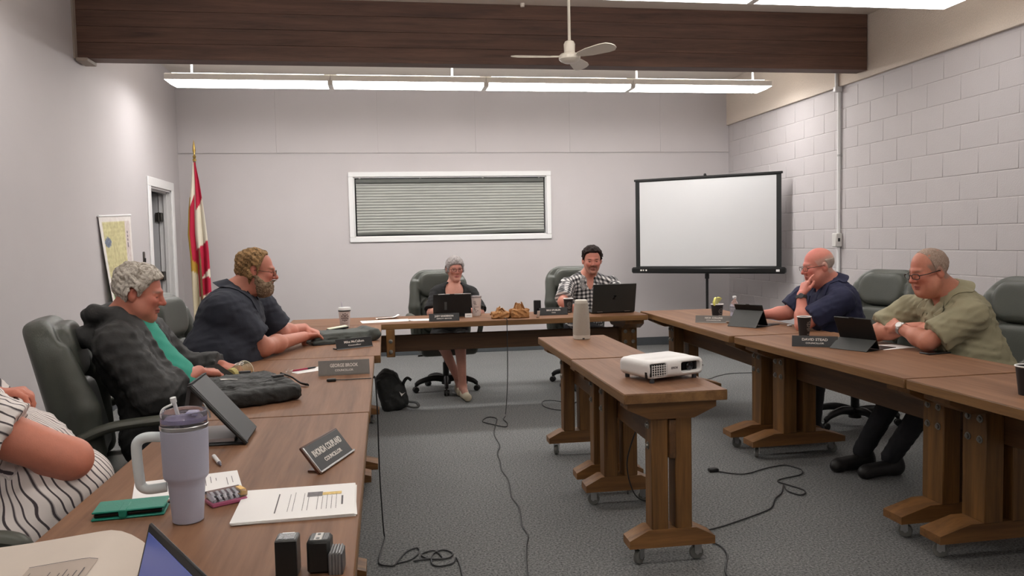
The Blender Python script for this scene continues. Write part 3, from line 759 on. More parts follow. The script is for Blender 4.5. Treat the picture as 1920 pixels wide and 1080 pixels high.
# ------------------------------------------------------------------ things on the tables
def print_lines(parent, x0, x1, ys, z, rows, hgt=.0016, jitter=.3, m=None, name='print'):
    """Printed text as thin strips lying on a sheet (local coordinates, strips run along x)."""
    b = MB()
    for i in range(rows):
        y = ys[0] + (ys[1] - ys[0]) * i / max(1, rows - 1); x = x0; e = x0 + (x1 - x0) * (1 - jitter * random.random())
        while x < e:
            w = random.uniform(.006, .02); b.box(x, y - hgt / 2, z, min(x + w, e), y + hgt / 2, z + .0002); x += w + .003
    return b.build(name, m or M_INK, parent)
def paper(label, x, y, rz, w, h, n=1, curl=0., lines=None, z=TZ, group=None, name='paper_sheet', lift=0.):
    t = thing(name, label, 'paper', (x, y, z), rz, group)
    for i in range(n):
        a = random.uniform(-.02, .02) if n > 1 else 0
        MB().at(T((random.uniform(-.003, .003) if n > 1 else 0, 0, .0012 * i), rz=a)).sheet(lambda u, v: ((u - .5) * w, (v - .5) * h, .0013 + lift * u * u + curl * max(0, u - .7) ** 2 + curl * .5 * max(0, .25 - v) ** 2), 8, 8, .001).build('sheet', M_PAPER, t)
    if lines: print_lines(t, -w / 2 + lines[0] * w, -w / 2 + lines[1] * w, (h / 2 - lines[2] * h, h / 2 - lines[3] * h), .0016 + .0012 * (n - 1), lines[4])
    return t
M_NPG = mat('brushed_plate', (112, 108, 104), .4, .35, var=.06, vscale=60, vstretch=(1, .1, 1)); M_NPD = mat('dark_plate', (46, 46, 47), .4, .2, var=.08, vscale=20)
M_NPW = wood('walnut_frame', (60, 32, 20), (96, 56, 36), 'X', 2)
def nameplate(label, x, y, rz, w, l1, l2, m, h=.062, tilt=18, frame=False, w1=.55, w2=.36):
    t = thing('nameplate', label, 'nameplate', (x, y, TZ), rz, 'desk nameplates')
    M = T((0, 0, .004), rx=R_(-tilt))
    if frame:
        MB().at(M).box(-w / 2 - .006, -.001, -.004, w / 2 + .006, .008, h + .006, .002).build('frame', M_NPW, t)
        MB().at(M).box(-w / 2 - .004, -.007, -.004, w / 2 + .006, .001, .002, .001).box(-w / 2 - .005, -.005, 0, -w / 2, .001, h, .001).build('edge_strip', M_STEEL, t)
        MB().box(-w / 2 + .01, -.002, 0, w / 2 - .01, .045, .006, .002).build('base', M_NPW, t)
    else:
        MB().prism([(-.008, 0), (.05, 0), (.048, .006), (.0, .008)], -w / 2, w / 2, 'x').build('base', m, t)
    MB().at(M).box(-w / 2, -.003, 0, w / 2, .001, h, .001).build('plate', m, t)
    P = lambda zz: M @ T((0, -.0034, zz), rx=PH)
    text('lettering', l1, h * .34, M_PALEINK, t, P(h * .62), width=w * w1); text('lettering', l2, h * .2, M_PALEINK, t, P(h * .27), width=w * w2)
    return t
nameplate('grey nameplate lettered GEORGE BROOK on the left table before a red pen', -.212, 4.03, R_(2), .25, 'GEORGE BROOK', 'COUNCILLOR', M_NPG, .07)
nameplate('dark nameplate in flowing letters beside the grey folder, before the bearded man', -.195, 5.055, R_(30), .25, 'Mike McCallum', 'Councillor', M_NPD, .06)
nameplate('dark wood-framed nameplate turned sideways on the nearest left table', -.155, 2.40, R_(70), .235, 'RHONDA COUPLAND', 'COUNCILLOR', M_NPD, .085, 38, True, .82, .5)
nameplate('dark nameplate below the tablet of the woman in black', .478, 6.56, R_(-1), .25, 'JUDY SANDERSON', 'DEPUTY MAYOR', M_NPD, .06, w1=.62, w2=.5)
nameplate('dark nameplate before the man in the plaid shirt, beside the beige speaker', 1.44, 6.74, R_(1), .25, 'MAX STUBLER', 'CAO', M_NPD, .062, w1=.5, w2=.14)
nameplate('grey nameplate at the foot of the lemon cup', 2.445, 5.68, R_(-30), .27, 'NICK COLLINS', 'COUNCILLOR', M_NPG, .052, w1=.48, w2=.4)
nameplate('dark nameplate lettered DAVID STEAD before the black paper cup', 2.452, 4.26, R_(-31), .25, 'DAVID STEAD', 'COUNCILLOR', M_NPD, .06, w1=.56, w2=.4)

# tumbler with handle
M_TUM = mat('lavender_powder_coat', (178, 180, 198), .5, var=.02, vscale=4, bump=.06, bscale=500)
M_CLEAR = mat('clear_plastic', (236, 232, 244), .06, trans=.92, ior=1.3, var=.02); M_PALEV = mat('pale_violet_plastic', (176, 172, 206), .2, trans=.45, ior=1.3, var=.02)
M_MINT = mat('pale_handle', (214, 222, 224), .45, var=.02)
tb = thing('handled_tumbler', 'tall pale lavender handled tumbler with clear lid and straw on the nearest table', 'tumbler', (-.478, 1.965, TZ))
MB().lathe([(0, 0), (.031, 0), (.035, .003), (.041, .085), (.0425, .1), (.0495, .108), (.051, .115), (.0535, .222), (.052, .224), (0, .224)], 40).build('body', M_TUM, tb)
hp = smooth_path([(-.048, .0, .205), (-.085, -.004, .207), (-.104, -.005, .196), (-.107, -.005, .17), (-.103, -.005, .105), (-.098, -.005, .09), (-.083, -.004, .083), (-.045, .0, .085)], 6)
MB().tube(hp, .0105, 12, flat=(1, 1.15)).build('handle', M_MINT, tb)
ld = MB().lathe([(.0, .224), (.0525, .224), (.053, .236), (.0525, .239), (.0525, .262), (.05, .266), (.047, .262), (.046, .25), (0, .25)], 36).build('lid', M_CLEAR, tb)
MB().lathe([(.0532, .2245), (.0545, .226), (.0545, .233), (.0532, .2345)], 36, cap=False).build('steel_band', M_STEEL, ld)
MB().lathe([(0, .2395), (.044, .2395), (.044, .2485), (0, .2485)], 28).build('slide_disc', M_PALEV, ld)
MB().box(.006, -.022, .251, .036, .014, .264, .004).build('slide_tab', M_PALEV, ld)
MB().tube([(-.012, .012, .1), (-.014, .008, .25), (-.02, -.002, .288)], .0045, 10).tube([(-.02, -.002, .286), (-.0215, -.004, .298)], .007, 10).build('straw', M_WHITE, tb)
MB().tube(smooth_path([(-.022, -.01, .283), (-.04, -.018, .275), (-.045, -.02, .262), (-.036, -.02, .251), (-.018, -.018, .249), (-.004, -.016, .252)], 5), .0028, 8).build('straw_loop', M_WHITE, tb)

# paper stack, sheets, phone case, pen, batteries
ps = paper('thick stack of white printed sheets with a small photo on the nearest left table', -.232, 2.03, R_(2), .285, .25, 6, 0, None, name='paper_stack')
zt = .0013 + .0012 * 5 + .0006
lt = T((0, 0, 0))
def turned(parent, M):
    e = parent; return e
pl = MB()
for i in range(11):
    x = -.02 + .0115 * i; y = -.075
    if i in (2, 5): continue
    e = .02 + .05 * random.random() if i > 6 else .075 - .02 * random.random()
    while y < e:
        w = random.uniform(.006, .016); pl.box(x, y, zt, x + .0011, min(y + w, e), zt + .0002); y += w + .002
pl.box(-.05, -.08, zt, -.047, .07, zt + .0002).box(.108, -.05, zt, .1125, .02, zt + .0002)
pl.build('print', M_INK, ps)
MB().box(.022, .03, zt, .06, .066, zt + .0002).build('photo', mat('photo_grey', (104, 100, 102), .6, var=.3, vscale=90), ps)
MB().box(.06, .036, zt, .108, .058, zt + .0002).build('photo', mat('photo_yellow', (214, 184, 108), .6, var=.3, vscale=120), ps)
p1 = paper('white printed sheet lying behind the lavender tumbler', -.545, 2.25, R_(14), .27, .2, 1)
b = MB()
for i in range(18):
    x = -.12 + .0138 * i
    if i in (7, 8, 15): continue
    e = .07 - .04 * random.random(); b.box(x, e - .05 * random.uniform(.5, 1.6), .0018, x + .0016, e, .002)
b.build('print', M_INK, p1)
M_TEAL = mat('teal_leather', (24, 128, 108), .45, var=.08, vscale=14, bump=.1, bscale=200)
pc = thing('phone_wallet_case', 'teal green leather phone wallet case on the table by the tumbler', 'phone case', (-.632, 2.055, TZ), R_(6))
MB().box(-.082, -.045, .0, .082, .045, .006, .003).build('back_cover', M_TEAL, pc); MB().box(-.08, -.043, .017, .082, .046, .022, .0025).build('front_cover', M_TEAL, pc)
MB().box(-.076, -.04, .006, .076, .04, .0165, .003).build('phone', M_BLACKG, pc); MB().box(-.02, -.0475, .004, -.002, .02, .0235, .002).build('strap', M_TEAL, pc)
MB().tube(smooth_path([(.082, .02, .012), (.1, .03, .008), (.11, .046, .005)], 4), .003, 8).build('loop', M_BLACK, pc)
pn = thing('marker_pen', 'short white pen lying near the lavender tumbler', 'pen', (-.515, 2.487, TZ + .0065), R_(-69))
MB().tube([(-.055, 0, 0), (.035, 0, 0)], .0063, 12).build('barrel', M_WHITE, pn); MB().tube([(.035, 0, 0), (.05, 0, 0), (.062, 0, -.002)], [.0055, .004, .0015], 10).build('tip', mat('pen_tip_grey', (90, 84, 96), .4, var=.05), pn)
pk = thing('clear_box', 'small clear plastic box with pink base beside the tumbler', 'box', (-.415, 2.09, TZ), R_(30))
MB().box(-.045, -.03, 0, .045, .03, .012, .003).build('base', mat('pink_plastic', (178, 96, 128), .3, var=.1), pk); MB().box(-.046, -.031, .012, .046, .031, .03, .004).build('lid', M_CLEAR, pk)
MB().box(.03, -.018, .014, .046, .018, .0305, .002).build('yellow_tag', mat('amber', (226, 176, 64), .4, var=.1), pk)
for i in range(5): MB().tube([(-.035 + .014 * i, -.022, .016), (-.03 + .014 * i, .022, .019)], .004, 6).build('earbud_tip', M_WHITE, pk)
M_BAT = mat('battery_black', (30, 31, 30), .38, var=.1, vscale=20); M_BATL = mat('battery_label', (120, 120, 120), .35, var=.12, vscale=40); M_BATT = mat('battery_top_label', (58, 58, 62), .25, var=.1)
def battery(label, x, y, rz, w, d, h, kind):
    t = thing('camera_battery', label, 'battery', (x, y, TZ), rz, 'camera batteries by the near table edge')
    MB().box(-w / 2, -d / 2, 0, w / 2, d / 2, h, .003 if kind == 0 else .006).build('body', M_BAT if kind else mat('battery_grey', (74, 75, 75), .4, var=.08), t)
    if kind == 0:
        MB().box(-w / 2 + .006, -d / 2 + .006, h, w / 2 - .006, d / 2 - .008, h + .0008).build('label', M_BATT, t)
        MB().box(-w / 2 + .001, -d / 2 - .0006, .002, w / 2 - .001, -d / 2, h - .003).build('end_face', M_BAT, t)
        MB().box(-.008, -.012, h + .0008, -.005, .012, h + .0012).box(-.002, -.02, h + .0008, .003, -.016, h + .0012).build('mark', M_BATL, t)
        MB().box(-.012, d / 2 - .008, h, .012, d / 2 - .004, h + .0012, .0005).build('contact_strip', M_STEEL, t)
    else:
        MB().box(-.009, -d / 2 + .006, h, .006, d / 2 - .006, h + .0008).build('label', mat('battery_label_white', (190, 186, 182), .4, var=.05), t)
        MB().lathe([(0, 0), (.004, 0), (.004, .0008), (0, .0008)], 10, (-.002, -.012, h + .0006)).box(-.005, .006, h + .0008, .001, .014, h + .0013).build('mark', M_BAT, t)
        for i in range(3): MB().box(.01 + .003 * i, -d / 2 + .008, h, .0112 + .003 * i, d / 2 - .008, h + .0006).build('rib', M_BATL, t)
    return t
battery('square grey-topped camera battery standing at the bottom table edge, left of its twin', -.205, 1.60, R_(-3), .043, .045, .075, 0)
battery('black camera battery with a white top label at the bottom table edge', -.143, 1.605, R_(-4), .046, .05, .068, 1)
ct = thing('cassette_stack', 'small grey ribbed plastic case beside the black battery at the bottom edge', 'case', (-.110, 1.595, TZ), R_(-4))
for i in range(4): MB().box(-.012 + .006 * i, -.025, 0, -.0075 + .006 * i, .025, .045, .001).build('rib', M_BATL, ct)
MB().box(-.014, -.024, 0, .014, .024, .042, .001).build('body', mat('case_grey', (84, 84, 86), .4, var=.1), ct)

# near laptop screen and the raised booklet at the bottom edge
sl = thing('laptop', 'laptop corner with dark bezel and blue screen at the bottom edge', 'laptop', (-.378, 1.298, TZ), R_(-60.4))
Ms = T((0, 0, .012), rx=R_(-15))
MB().at(Ms).box(-.15, -.003, 0, .15, .004, .166, .003).build('lid', M_BLACK, sl)
MB().at(Ms).box(-.138, -.0042, .012, .138, -.003, .152, .0005).build('display', mat('blue_display', (84, 98, 168), .2, emit=.28), sl)
MB().at(Ms).tube([(-.1, 0, -.002), (.1, 0, -.002)], .005, 8).build('hinge', M_BLACK, sl); MB().box(-.15, -.2, 0.001, .15, .0, .014, .003).build('base', M_BLACK, sl)
bk = thing('open_booklet', 'open booklet with printed tables curling up at the lower left corner', 'booklet', (-.625, 1.585, TZ), R_(-4))
def pg(z0):
    def f(u, v):
        x = -.26 + .40 * u; y = -.14 + .26 * v
        r = max(0, u - .78) / .22
        return (x, y - .02 * u, z0 + .022 + .045 * v - .045 * r * r - .02 * math.cos(u * 2.5) * (1 - r * .5) + .008 * u)
    return f
for i in range(3): MB().sheet(pg(.002 * i), 20, 10, .001).build('page', mat('booklet_page', (206, 194, 182), .6, var=.03), bk)
def on_page(u0, u1, v0, v1, m, nm='print'):
    f = pg(.0052); MB().sheet(lambda u, v: f(u0 + (u1 - u0) * u, v0 + (v1 - v0) * v), 6, 3).build(nm, m, bk)
on_page(.52, .84, .08, .60, mat('booklet_panel', (180, 166, 154), .6, var=.05), 'printed_panel')
lb = MB(); f = pg(.0058)
for i in range(9):
    u = .6 + .026 * i
    lb.sheet(lambda a, v, u=u: f(u + .005 * a, .12 + (.30 + .1 * ((i * 7) % 3) / 3) * v), 1, 4)
lb.sheet(lambda a, v: f(.52 + .32 * a, .6 + .008 * v), 8, 1).sheet(lambda a, v: f(.55 + .004 * a, .12 + .4 * v), 1, 4)
lb.build('print', M_INK, bk)

# zip portfolio standing open like a tent
M_PORT = mat('portfolio_leatherette', (40, 41, 42), .45, var=.1, vscale=10, bump=.1, bscale=200)
zp = thing('zip_portfolio', 'black zip portfolio folder standing half open with grey pages', 'folder', (-.56, 2.79, TZ), R_(0))
MB().box(-.12, -.10, 0, .09, .14, .008, .004).build('back_cover', M_PORT, zp)
MB().at(T((0, 0, .009), rz=.02)).box(-.11, -.085, 0, .055, .12, .012, .001).build('page_block', mat('grey_pages', (150, 142, 142), .6, var=.05), zp)
def slab_poly(w): return [(.094, .0), (.100, .014), (-.062, .206), (-.080, .200)]
MB().prism(slab_poly(0), -.105, .10, 'y').build('front_cover', M_PORT, zp)
MB().prism([(-.082, .205), (-.07, .208), (-.10, .02), (-.116, .02)], -.08, .14, 'y').build('gusset', mat('portfolio_lining', (62, 62, 64), .6, var=.1), zp)
MB().tube(smooth_path([(.100, -.108, .006), (.045, -.11, .068), (-.02, -.11, .145), (-.068, -.108, .20)], 5), .007, 8).build('zipper', M_BLACK, zp)
MB().tube([(-.03, -.112, .15), (-.012, -.12, .12), (-.008, -.122, .10)], .003, 6).build('zip_pull', M_STEEL, zp)

# soft black bag on the table, with buckles and a small white mark
M_NYL = mat('black_nylon', (36, 37, 36), .65, var=.15, vscale=20, bump=.25, bscale=60)
bg = thing('shoulder_bag', 'black nylon shoulder bag with white emblem lying on the left table', 'bag', (-.585, 3.58, TZ), R_(0))
bg.scale = (.86, .9, .8)
g = SDF.around((-.29, -.42, -.02), (.27, .38, .14), .008)
Mb = np.array(Matrix.Rotation(R_(28), 3, 'Z'))
g.rbox((-.02, -.05, .045), (.20, .25, .042), .03, Mb, k=.01); g.rbox((0, -.02, .075), (.16, .2, .02), .018, Mb, k=.02)
g.rbox((.07, -.2, .04), (.12, .08, .038), .02, Mb, k=.01)
g.cap((-.14, -.3, .085), (.22, -.02, .085), .006, .006, .02, 's'); g.fold(.007, 60, 3)
g.build('body', M_NYL, bg, smooth=1)
M_BUC = mat('buckle', (60, 60, 62), .3, var=.1)
for (x, y, a) in ((-.06, .17, .3), (.13, .0, .6)): MB().at(T((x, y, .094), rz=a, rx=-.1)).box(-.03, -.016, 0, .03, .016, .014, .004).build('buckle', M_BUC, bg)
MB().tube(smooth_path([(.12, .2, .08), (.17, .23, .05), (.22, .2, .018), (.26, .17, .012)], 5), .013, 8, flat=(1, .4)).build('strap', M_NYL, bg)
MB().at(T((.02, .24, .07), rz=.6)).box(-.02, -.008, 0, .02, .008, .012, .003).build('strap_end', M_WHITE, bg)
lg = MB().at(T((-.1, -.05, .1005), rz=.25) @ Matrix.Diagonal((1.3, 1.9, 1, 1)))
lg.sheet(lambda u, v: (-.028 + .06 * u, .012 - .02 * u + .007 * math.sin(3.1 * u) + (.0075 * (1 - u) + .002) * (v - .5) * (1 + u), .0005 + .001 * u), 12, 1, .0006)
lg.sheet(lambda u, v: (-.03 + .026 * u, .028 - .012 * u + .004 * (v - .5), .0005), 6, 1, .0006)
lg.build('emblem', M_PALEINK, bg)

# clear cup lying on its side
M_CUP = mat('clear_cup', (230, 224, 196), .08, trans=.9, ior=1.12, var=.02)
cu = thing('plastic_cup', 'clear plastic cup with white emblem tipped over behind the black bag', 'cup', (-.735, 3.90, TZ + .04), R_(66))
Mc = T((0, 0, 0), ry=PH - .06)
MB().at(Mc).lathe([(.029, 0), (.031, .003), (.0445, .128), (.043, .128), (.030, .006), (.029, .003)], 28, cap=False).lathe([(0, 0), (.03, 0), (.03, .003), (0, .003)], 20).build('cup_wall', M_CUP, cu)
MB().at(Mc).tube([(.0455 * math.cos(a), .0455 * math.sin(a), .128) for a in np.linspace(0, 2 * math.pi, 28, endpoint=False)], .0022, 6, closed=True).build('rim', mat('cup_rim', (232, 228, 210), .3, var=.02), cu)
MB().at(Mc).lathe([(0, .004), (.0305, .004), (.034, .03), (0, .012)], 18).build('dregs', mat('pale_lemonade', (214, 204, 140), .2, var=.05), cu)
em = MB()
for a in np.linspace(0, 2 * math.pi, 3, endpoint=False): em.box(-.002, -.002, 0, .002, .013, .0008) if False else em.at(Mc @ T((-.0395, 0, .082), ry=-PH - .1) @ Matrix.Rotation(a + .3, 4, 'Z')).box(-.0025, 0, 0, .0025, .016, .0012)
em.at(Mc @ T((-.0395, 0, .082), ry=-PH - .1)).tube([(.02 * math.cos(a), .02 * math.sin(a), .0005) for a in np.linspace(0, 2 * math.pi, 20, endpoint=False)], .0018, 5, closed=True)
em.build('emblem', M_PALEINK, cu)
paper('small torn white note behind the black bag', -.515, 4.02, R_(-18), .10, .055, 1, .4)
paper('white note sheet under the red pen beside the grey nameplate', -.385, 4.24, R_(36), .24, .12, 1, 0)
rp = thing('red_pen', 'dark red pen lying on a white note beside the grey nameplate', 'pen', (-.425, 4.225, TZ + .008), R_(40))
MB().tube([(-.07, 0, 0), (.02, 0, 0)], .005, 10).build('barrel', mat('crimson_plastic', (150, 24, 60), .35, var=.05), rp); MB().tube([(.02, 0, 0), (.065, 0, 0), (.075, 0, 0)], [.0052, .0045, .001], 10).build('cap', M_BLACK, rp)
ad = thing('cable_adapter', 'small dark cable adapter with its cord on the left table', 'adapter', (-.262, 3.845, TZ), R_(0))
MB().box(-.022, -.012, 0, .022, .012, .014, .004).build('plug', M_BLACK, ad); MB().tube(smooth_path([(.022, 0, .007), (.07, .012, .004), (.12, .018, .004), (.186, .018, .004)], 5), .0025, 6).build('cord', M_BLACK, ad)

# soft folder with the phone and pad, bearded man's place
M_FOLD = mat('grey_green_fabric', (74, 78, 74), .75, var=.1, vscale=10, bump=.15, bscale=80)
fo_ = thing('fabric_folder', 'padded grey-green fabric folder lying folded before the bearded man', 'folder', (-.285, 5.47, TZ), R_(20))
g = SDF.around((-.28, -.2, -.02), (.3, .2, .12), .008)
g.rbox((-.04, 0, .014), (.21, .15, .0125), .012, k=.006); g.rbox((-.03, .01, .036), (.2, .14, .012), .011, k=.004); g.rbox((.0, .01, .055), (.17, .13, .012), .011, k=.01); g.cap((.18, -.13, .042), (.18, .13, .042), .04, .04, .02)
g.fold(.003, 60, 9, (.4, 1, 1)); g.build('cover', M_FOLD, fo_, smooth=1)
MB().box(-.25, -.16, .0, -.1, -.05, .009, .003).build('inner_flap', M_BLACK, fo_)
nt = thing('note_pad', 'small white note pad resting on the grey-green folder', 'notepad', (-.33, 5.6, TZ + .075), R_(20))
MB().at(T(ry=R_(-6))).box(-.065, -.03, 0, .065, .03, .006, .001).build('pages', mat('cream_paper', (238, 240, 214), .6, var=.02), nt); MB().at(T(ry=R_(-6))).box(-.07, -.034, -.012, .07, .034, 0, .003).build('backing', M_BLACK, nt)
M_CER = mat('white_tumbler_coat', (206, 194, 190), .4, var=.03)
M_MARK = mat('tumbler_print', (120, 104, 102), .5, var=.1, vscale=60)
def curved_mark(parent, r0, r1, z0, z1, cells, m, name, ang0=-90.):
    """Printed artwork wrapped on a cup: cells = [(a0,a1,z0,z1)] in degrees / fraction of height."""
    b = MB()
    for a0, a1, f0, f1 in cells:
        def fn(u, v):
            f = f0 + (f1 - f0) * v; r = r0 + (r1 - r0) * f + .0006; a = R_(ang0 + a0 + (a1 - a0) * u)
            return (r * math.cos(a), r * math.sin(a), z0 + (z1 - z0) * f)
        b.sheet(fn, 5, 1)
    return b.build(name, m, parent)
def ring_cells(c, ra, rf, n=10, th=.2):
    out = []
    for i in range(n):
        w = 2 * math.pi * i / n; w2 = w + 2 * math.pi / n * .8; x = (math.cos(w) + math.cos(w2)) / 2; y = (math.sin(w) + math.sin(w2)) / 2
        out.append((x * ra - ra * th, x * ra + ra * th, c + y * rf - rf * th, c + y * rf + rf * th))
    return out
t1 = thing('travel_tumbler', 'white travel tumbler with dark round emblem, lid and straw on the left row', 'tumbler', (-.315, 6.33, TZ))
MB().lathe([(0, 0), (.034, 0), (.036, .004), (.047, .135), (.047, .14), (0, .14)], 28).build('body', M_CER, t1)
MB().lathe([(0, .137), (.049, .137), (.05, .15), (.046, .158), (0, .16)], 28).build('lid', M_WHITE, t1); MB().lathe([(.0478, .128), (.0482, .128), (.0482, .138), (.0478, .138)], 28, cap=False).build('dark_band', M_BLACK, t1)
MB().tube([(-.018, 0, .155), (-.02, 0, .205)], .004, 8).build('straw', M_CLEAR, t1)
curved_mark(t1, .036, .047, .004, .135, ring_cells(.6, 34, .22) + [(-22, 22, .52, .6), (-14, 14, .64, .74), (-10, 10, .42, .48), (-34, 34, .24, .27)], M_MARK, 'emblem', -84)
t2 = thing('travel_tumbler', 'pale pink travel tumbler with printed design beside the tablet of the woman in black', 'tumbler', (.79, 6.93, TZ))
MB().lathe([(0, 0), (.033, 0), (.035, .004), (.043, .155), (.043, .16), (0, .16)], 28).build('body', M_CER, t2)
MB().lathe([(0, .158), (.0445, .158), (.0445, .172), (.04, .176), (0, .177)], 28).build('lid', mat('clear_grey_lid', (150, 140, 140), .2, var=.05), t2)
curved_mark(t2, .035, .043, .004, .155, [(-38, -8, .8, .84), (-38, -4, .7, .76), (-30, 2, .62, .66), (-36, 30, .48, .51), (-30, -8, .3, .34), (-34, -20, .36, .44), (-16, 0, .2, .24), (6, 24, .26, .3)], M_MARK, 'printed_design', -97)
MB().tube([(.043, -.01, .09), (.058, -.012, .085), (.058, -.012, .06), (.042, -.01, .055)], .005, 8).build('clip', M_BLACK, t2)
# back table papers
paper('loose white sheets spread at the left end of the back table', -.0, 6.72, R_(6), .40, .2, 2, .0, (.1, .8, .2, .8, 6))
paper('white sheet lying between the spread sheets and the dark nameplate on the back table', .31, 6.72, R_(-4), .24, .16, 2, .0)
paper('folded cream paper behind the sheets at the left end of the back table', .02, 6.98, R_(10), .2, .12, 1, .25, lift=.004)
# tablet of the woman in black
tl = thing('tablet_computer', 'black tablet in a stand-up cover before the woman in black', 'tablet', (.575, 6.92, TZ), R_(178))
Mt = T((0, .0, .004), rx=R_(-10))
MB().at(Mt).box(-.165, -.004, 0, .165, .004, .20, .004).build('shell', M_BLACK, tl); MB().at(Mt).box(-.15, -.0052, .014, .15, -.004, .188, .0005).build('display', M_BLACKG, tl)
MB().at(Mt).box(.045, .0042, .06, .068, .0058, .13, .001).build('grip_label', mat('dark_grey_patch', (64, 66, 66), .5, var=.05), tl)
MB().at(Mt).box(-.165, .002, .194, -.02, .007, .203, .002).box(.02, .002, .194, .12, .007, .203, .002).build('edge_trim', M_STEEL, tl)
MB().box(-.16, -.1, 0, .16, .03, .006, .002).build('keyboard_cover', M_BLACK, tl)
cdn = thing('place_card', 'tiny white card standing beside the pale pink tumbler', 'card', (.705, 6.80, TZ), R_(-2))
MB().prism([(0, 0), (.03, 0), (.004, .034), (0, .034)], -.03, .03, 'x').build('card', M_PAPER, cdn); MB().box(-.018, -.0006, .014, .018, 0, .017).build('print', M_INK, cdn)
# brown paper bags
M_KRAFT = mat('kraft_paper', (166, 118, 72), .75, var=.25, vscale=30, bump=.3, bscale=50); M_KRAFT2 = mat('kraft_paper_inside', (218, 178, 132), .75, var=.15, vscale=30, bump=.2, bscale=50)
def paper_bag(label, x, y, rz, w, d, h, seed):
    t = thing('paper_bag', label, 'bag', (x, y, TZ), rz, 'crumpled brown paper bags')
    g = SDF.around((-w, -d, -.01), (w, d, h + .05), .006)
    g.rbox((0, 0, h / 2), (w / 2, d / 2, h / 2), .012, k=.01); g.fold(.009, 85, seed); g.build('bag_body', M_KRAFT, t, smooth=0)
    rg = random.Random(seed)
    for i in range(9):
        a = i * .7 + rg.uniform(-.2, .2); cx, cy = w * .3 * math.cos(a), d * .3 * math.sin(a); ln = rg.uniform(.045, .075); tl_ = rg.uniform(.2, 1.2)
        MB().at(T((cx, cy, h - .012), rz=a - PH, rx=tl_)).sheet(lambda u, v: ((u - .5) * .07 * (1 - .6 * v), ln * .0 + .006 * math.sin(5 * u + seed), ln * v + .004 * math.sin(7 * u + 3 * v)), 5, 4, .0012).build('crumpled_flap', M_KRAFT2 if i % 2 else M_KRAFT, t)
    return t
paper_bag('crumpled brown paper bag, left of the pair on the back table', .955, 6.63, .05, .15, .1, .055, 4)
paper_bag('crumpled brown paper bag, right of the pair on the back table', 1.115, 6.62, .2, .15, .11, .075, 8)
ph = thing('upright_phone', 'small black phone standing upright beside the right paper bag', 'phone', (1.32, 6.86, TZ), R_(-5))
MB().at(T(rx=R_(-6))).box(-.033, -.006, 0, .033, .006, .125, .006).build('shell', M_BLACK, ph); MB().at(T(rx=R_(-6))).box(-.029, -.0068, .006, .029, -.006, .119, .001).build('display', M_BLACKG, ph); MB().box(-.025, -.01, 0, .025, .045, .008, .002).build('stand', M_BLACK, ph)
rc = thing('receipt_strip', 'narrow white slip standing at the front edge beside the paper bag', 'paper', (1.265, 6.52, TZ), R_(0))
MB().sheet(lambda u, v: (-.012 + .024 * u, .06 * (1 - v), .001 + .06 * v * v), 2, 8, .001).build('slip', M_PAPER, rc)
# napkin, dark cup
nk = thing('crumpled_napkin', 'crumpled white napkin behind the nameplate of the man in plaid', 'napkin', (1.525, 6.9, TZ))
g = SDF.around((-.07, -.06, -.01), (.07, .06, .07), .005); g.ell((0, 0, .015), (.055, .04, .02), k=.01); g.ell((.012, 0, .032), (.03, .025, .022), k=.015); g.fold(.006, 90, 2); g.build('napkin', M_PAPER, nk, smooth=0)
M_DCUP = mat('black_cup_card', (34, 30, 30), .5, var=.08); M_CUPMARK = mat('cup_print_grey', (120, 112, 108), .5, var=.1)
def paper_cup(label, x, y, h=.115, r=.042, rz=0., mark=True, lemon=False, group='black paper cups'):
    t = thing('paper_cup', label, 'cup', (x, y, TZ), rz, group)
    MB().lathe([(0, .004), (r * .7, .004), (r * .7, 0), (r * .72, 0), (r, h), (r * .95, h), (r * .68, .008), (0, .008)], 28).build('cup_body', M_DCUP, t)
    MB().tube([(r * 1.0 * math.cos(a), r * 1.0 * math.sin(a), h) for a in np.linspace(0, 2 * math.pi, 28, endpoint=False)], .0032, 8, closed=True).build('rim', M_PAPER, t)
    if mark:
        curved_mark(t, r * .72, r, 0, h, ring_cells(.62, 26, .14, 9, .24) + [(-16, 16, .6, .66), (-28, 28, .36, .42), (-20, 20, .28, .32), (-22, 22, .08, .14)], M_CUPMARK, 'emblem')
    if lemon:
        for i, (x, y, a, b_) in enumerate(((-.012, .0, .5, .5), (.016, .006, -.3, .9))):
            Ml = T((x, y, h + .012), rx=PH + .2 * i, ry=0, rz=a) @ Matrix.Rotation(b_, 4, 'Z')
            w_ = MB().mt(0).at(Ml).prism([(.042 * math.cos(q), .042 * math.sin(q)) for q in np.linspace(0, math.pi, 14)], -.007, .007, 'z')
            w_.mt(1).at(Ml).prism([(.037 * math.cos(q), .003 + .033 * math.sin(q)) for q in np.linspace(0, math.pi, 14)], -.0076, .0076, 'z')
            w_.build('lemon_wedge', [mat('lemon_rind', (230, 226, 120), .45, var=.05), mat('lemon_flesh', (222, 220, 150), .35, var=.15, vscale=60)], t)
    return t
paper_cup('black paper cup standing before the hand of the man in plaid', 1.615, 6.93, .125, .043)
paper_cup('black paper cup with lemon wedges beside the water bottle on the right row', 2.50, 5.74, .135, .046, R_(20), True, True)
paper_cup('black paper cup with grey print behind the DAVID STEAD nameplate', 2.655, 4.74, .125, .043, R_(25))
paper_cup('black paper cup at the right picture edge on the nearest right table', 2.50, 2.76, .115, .046, R_(40))
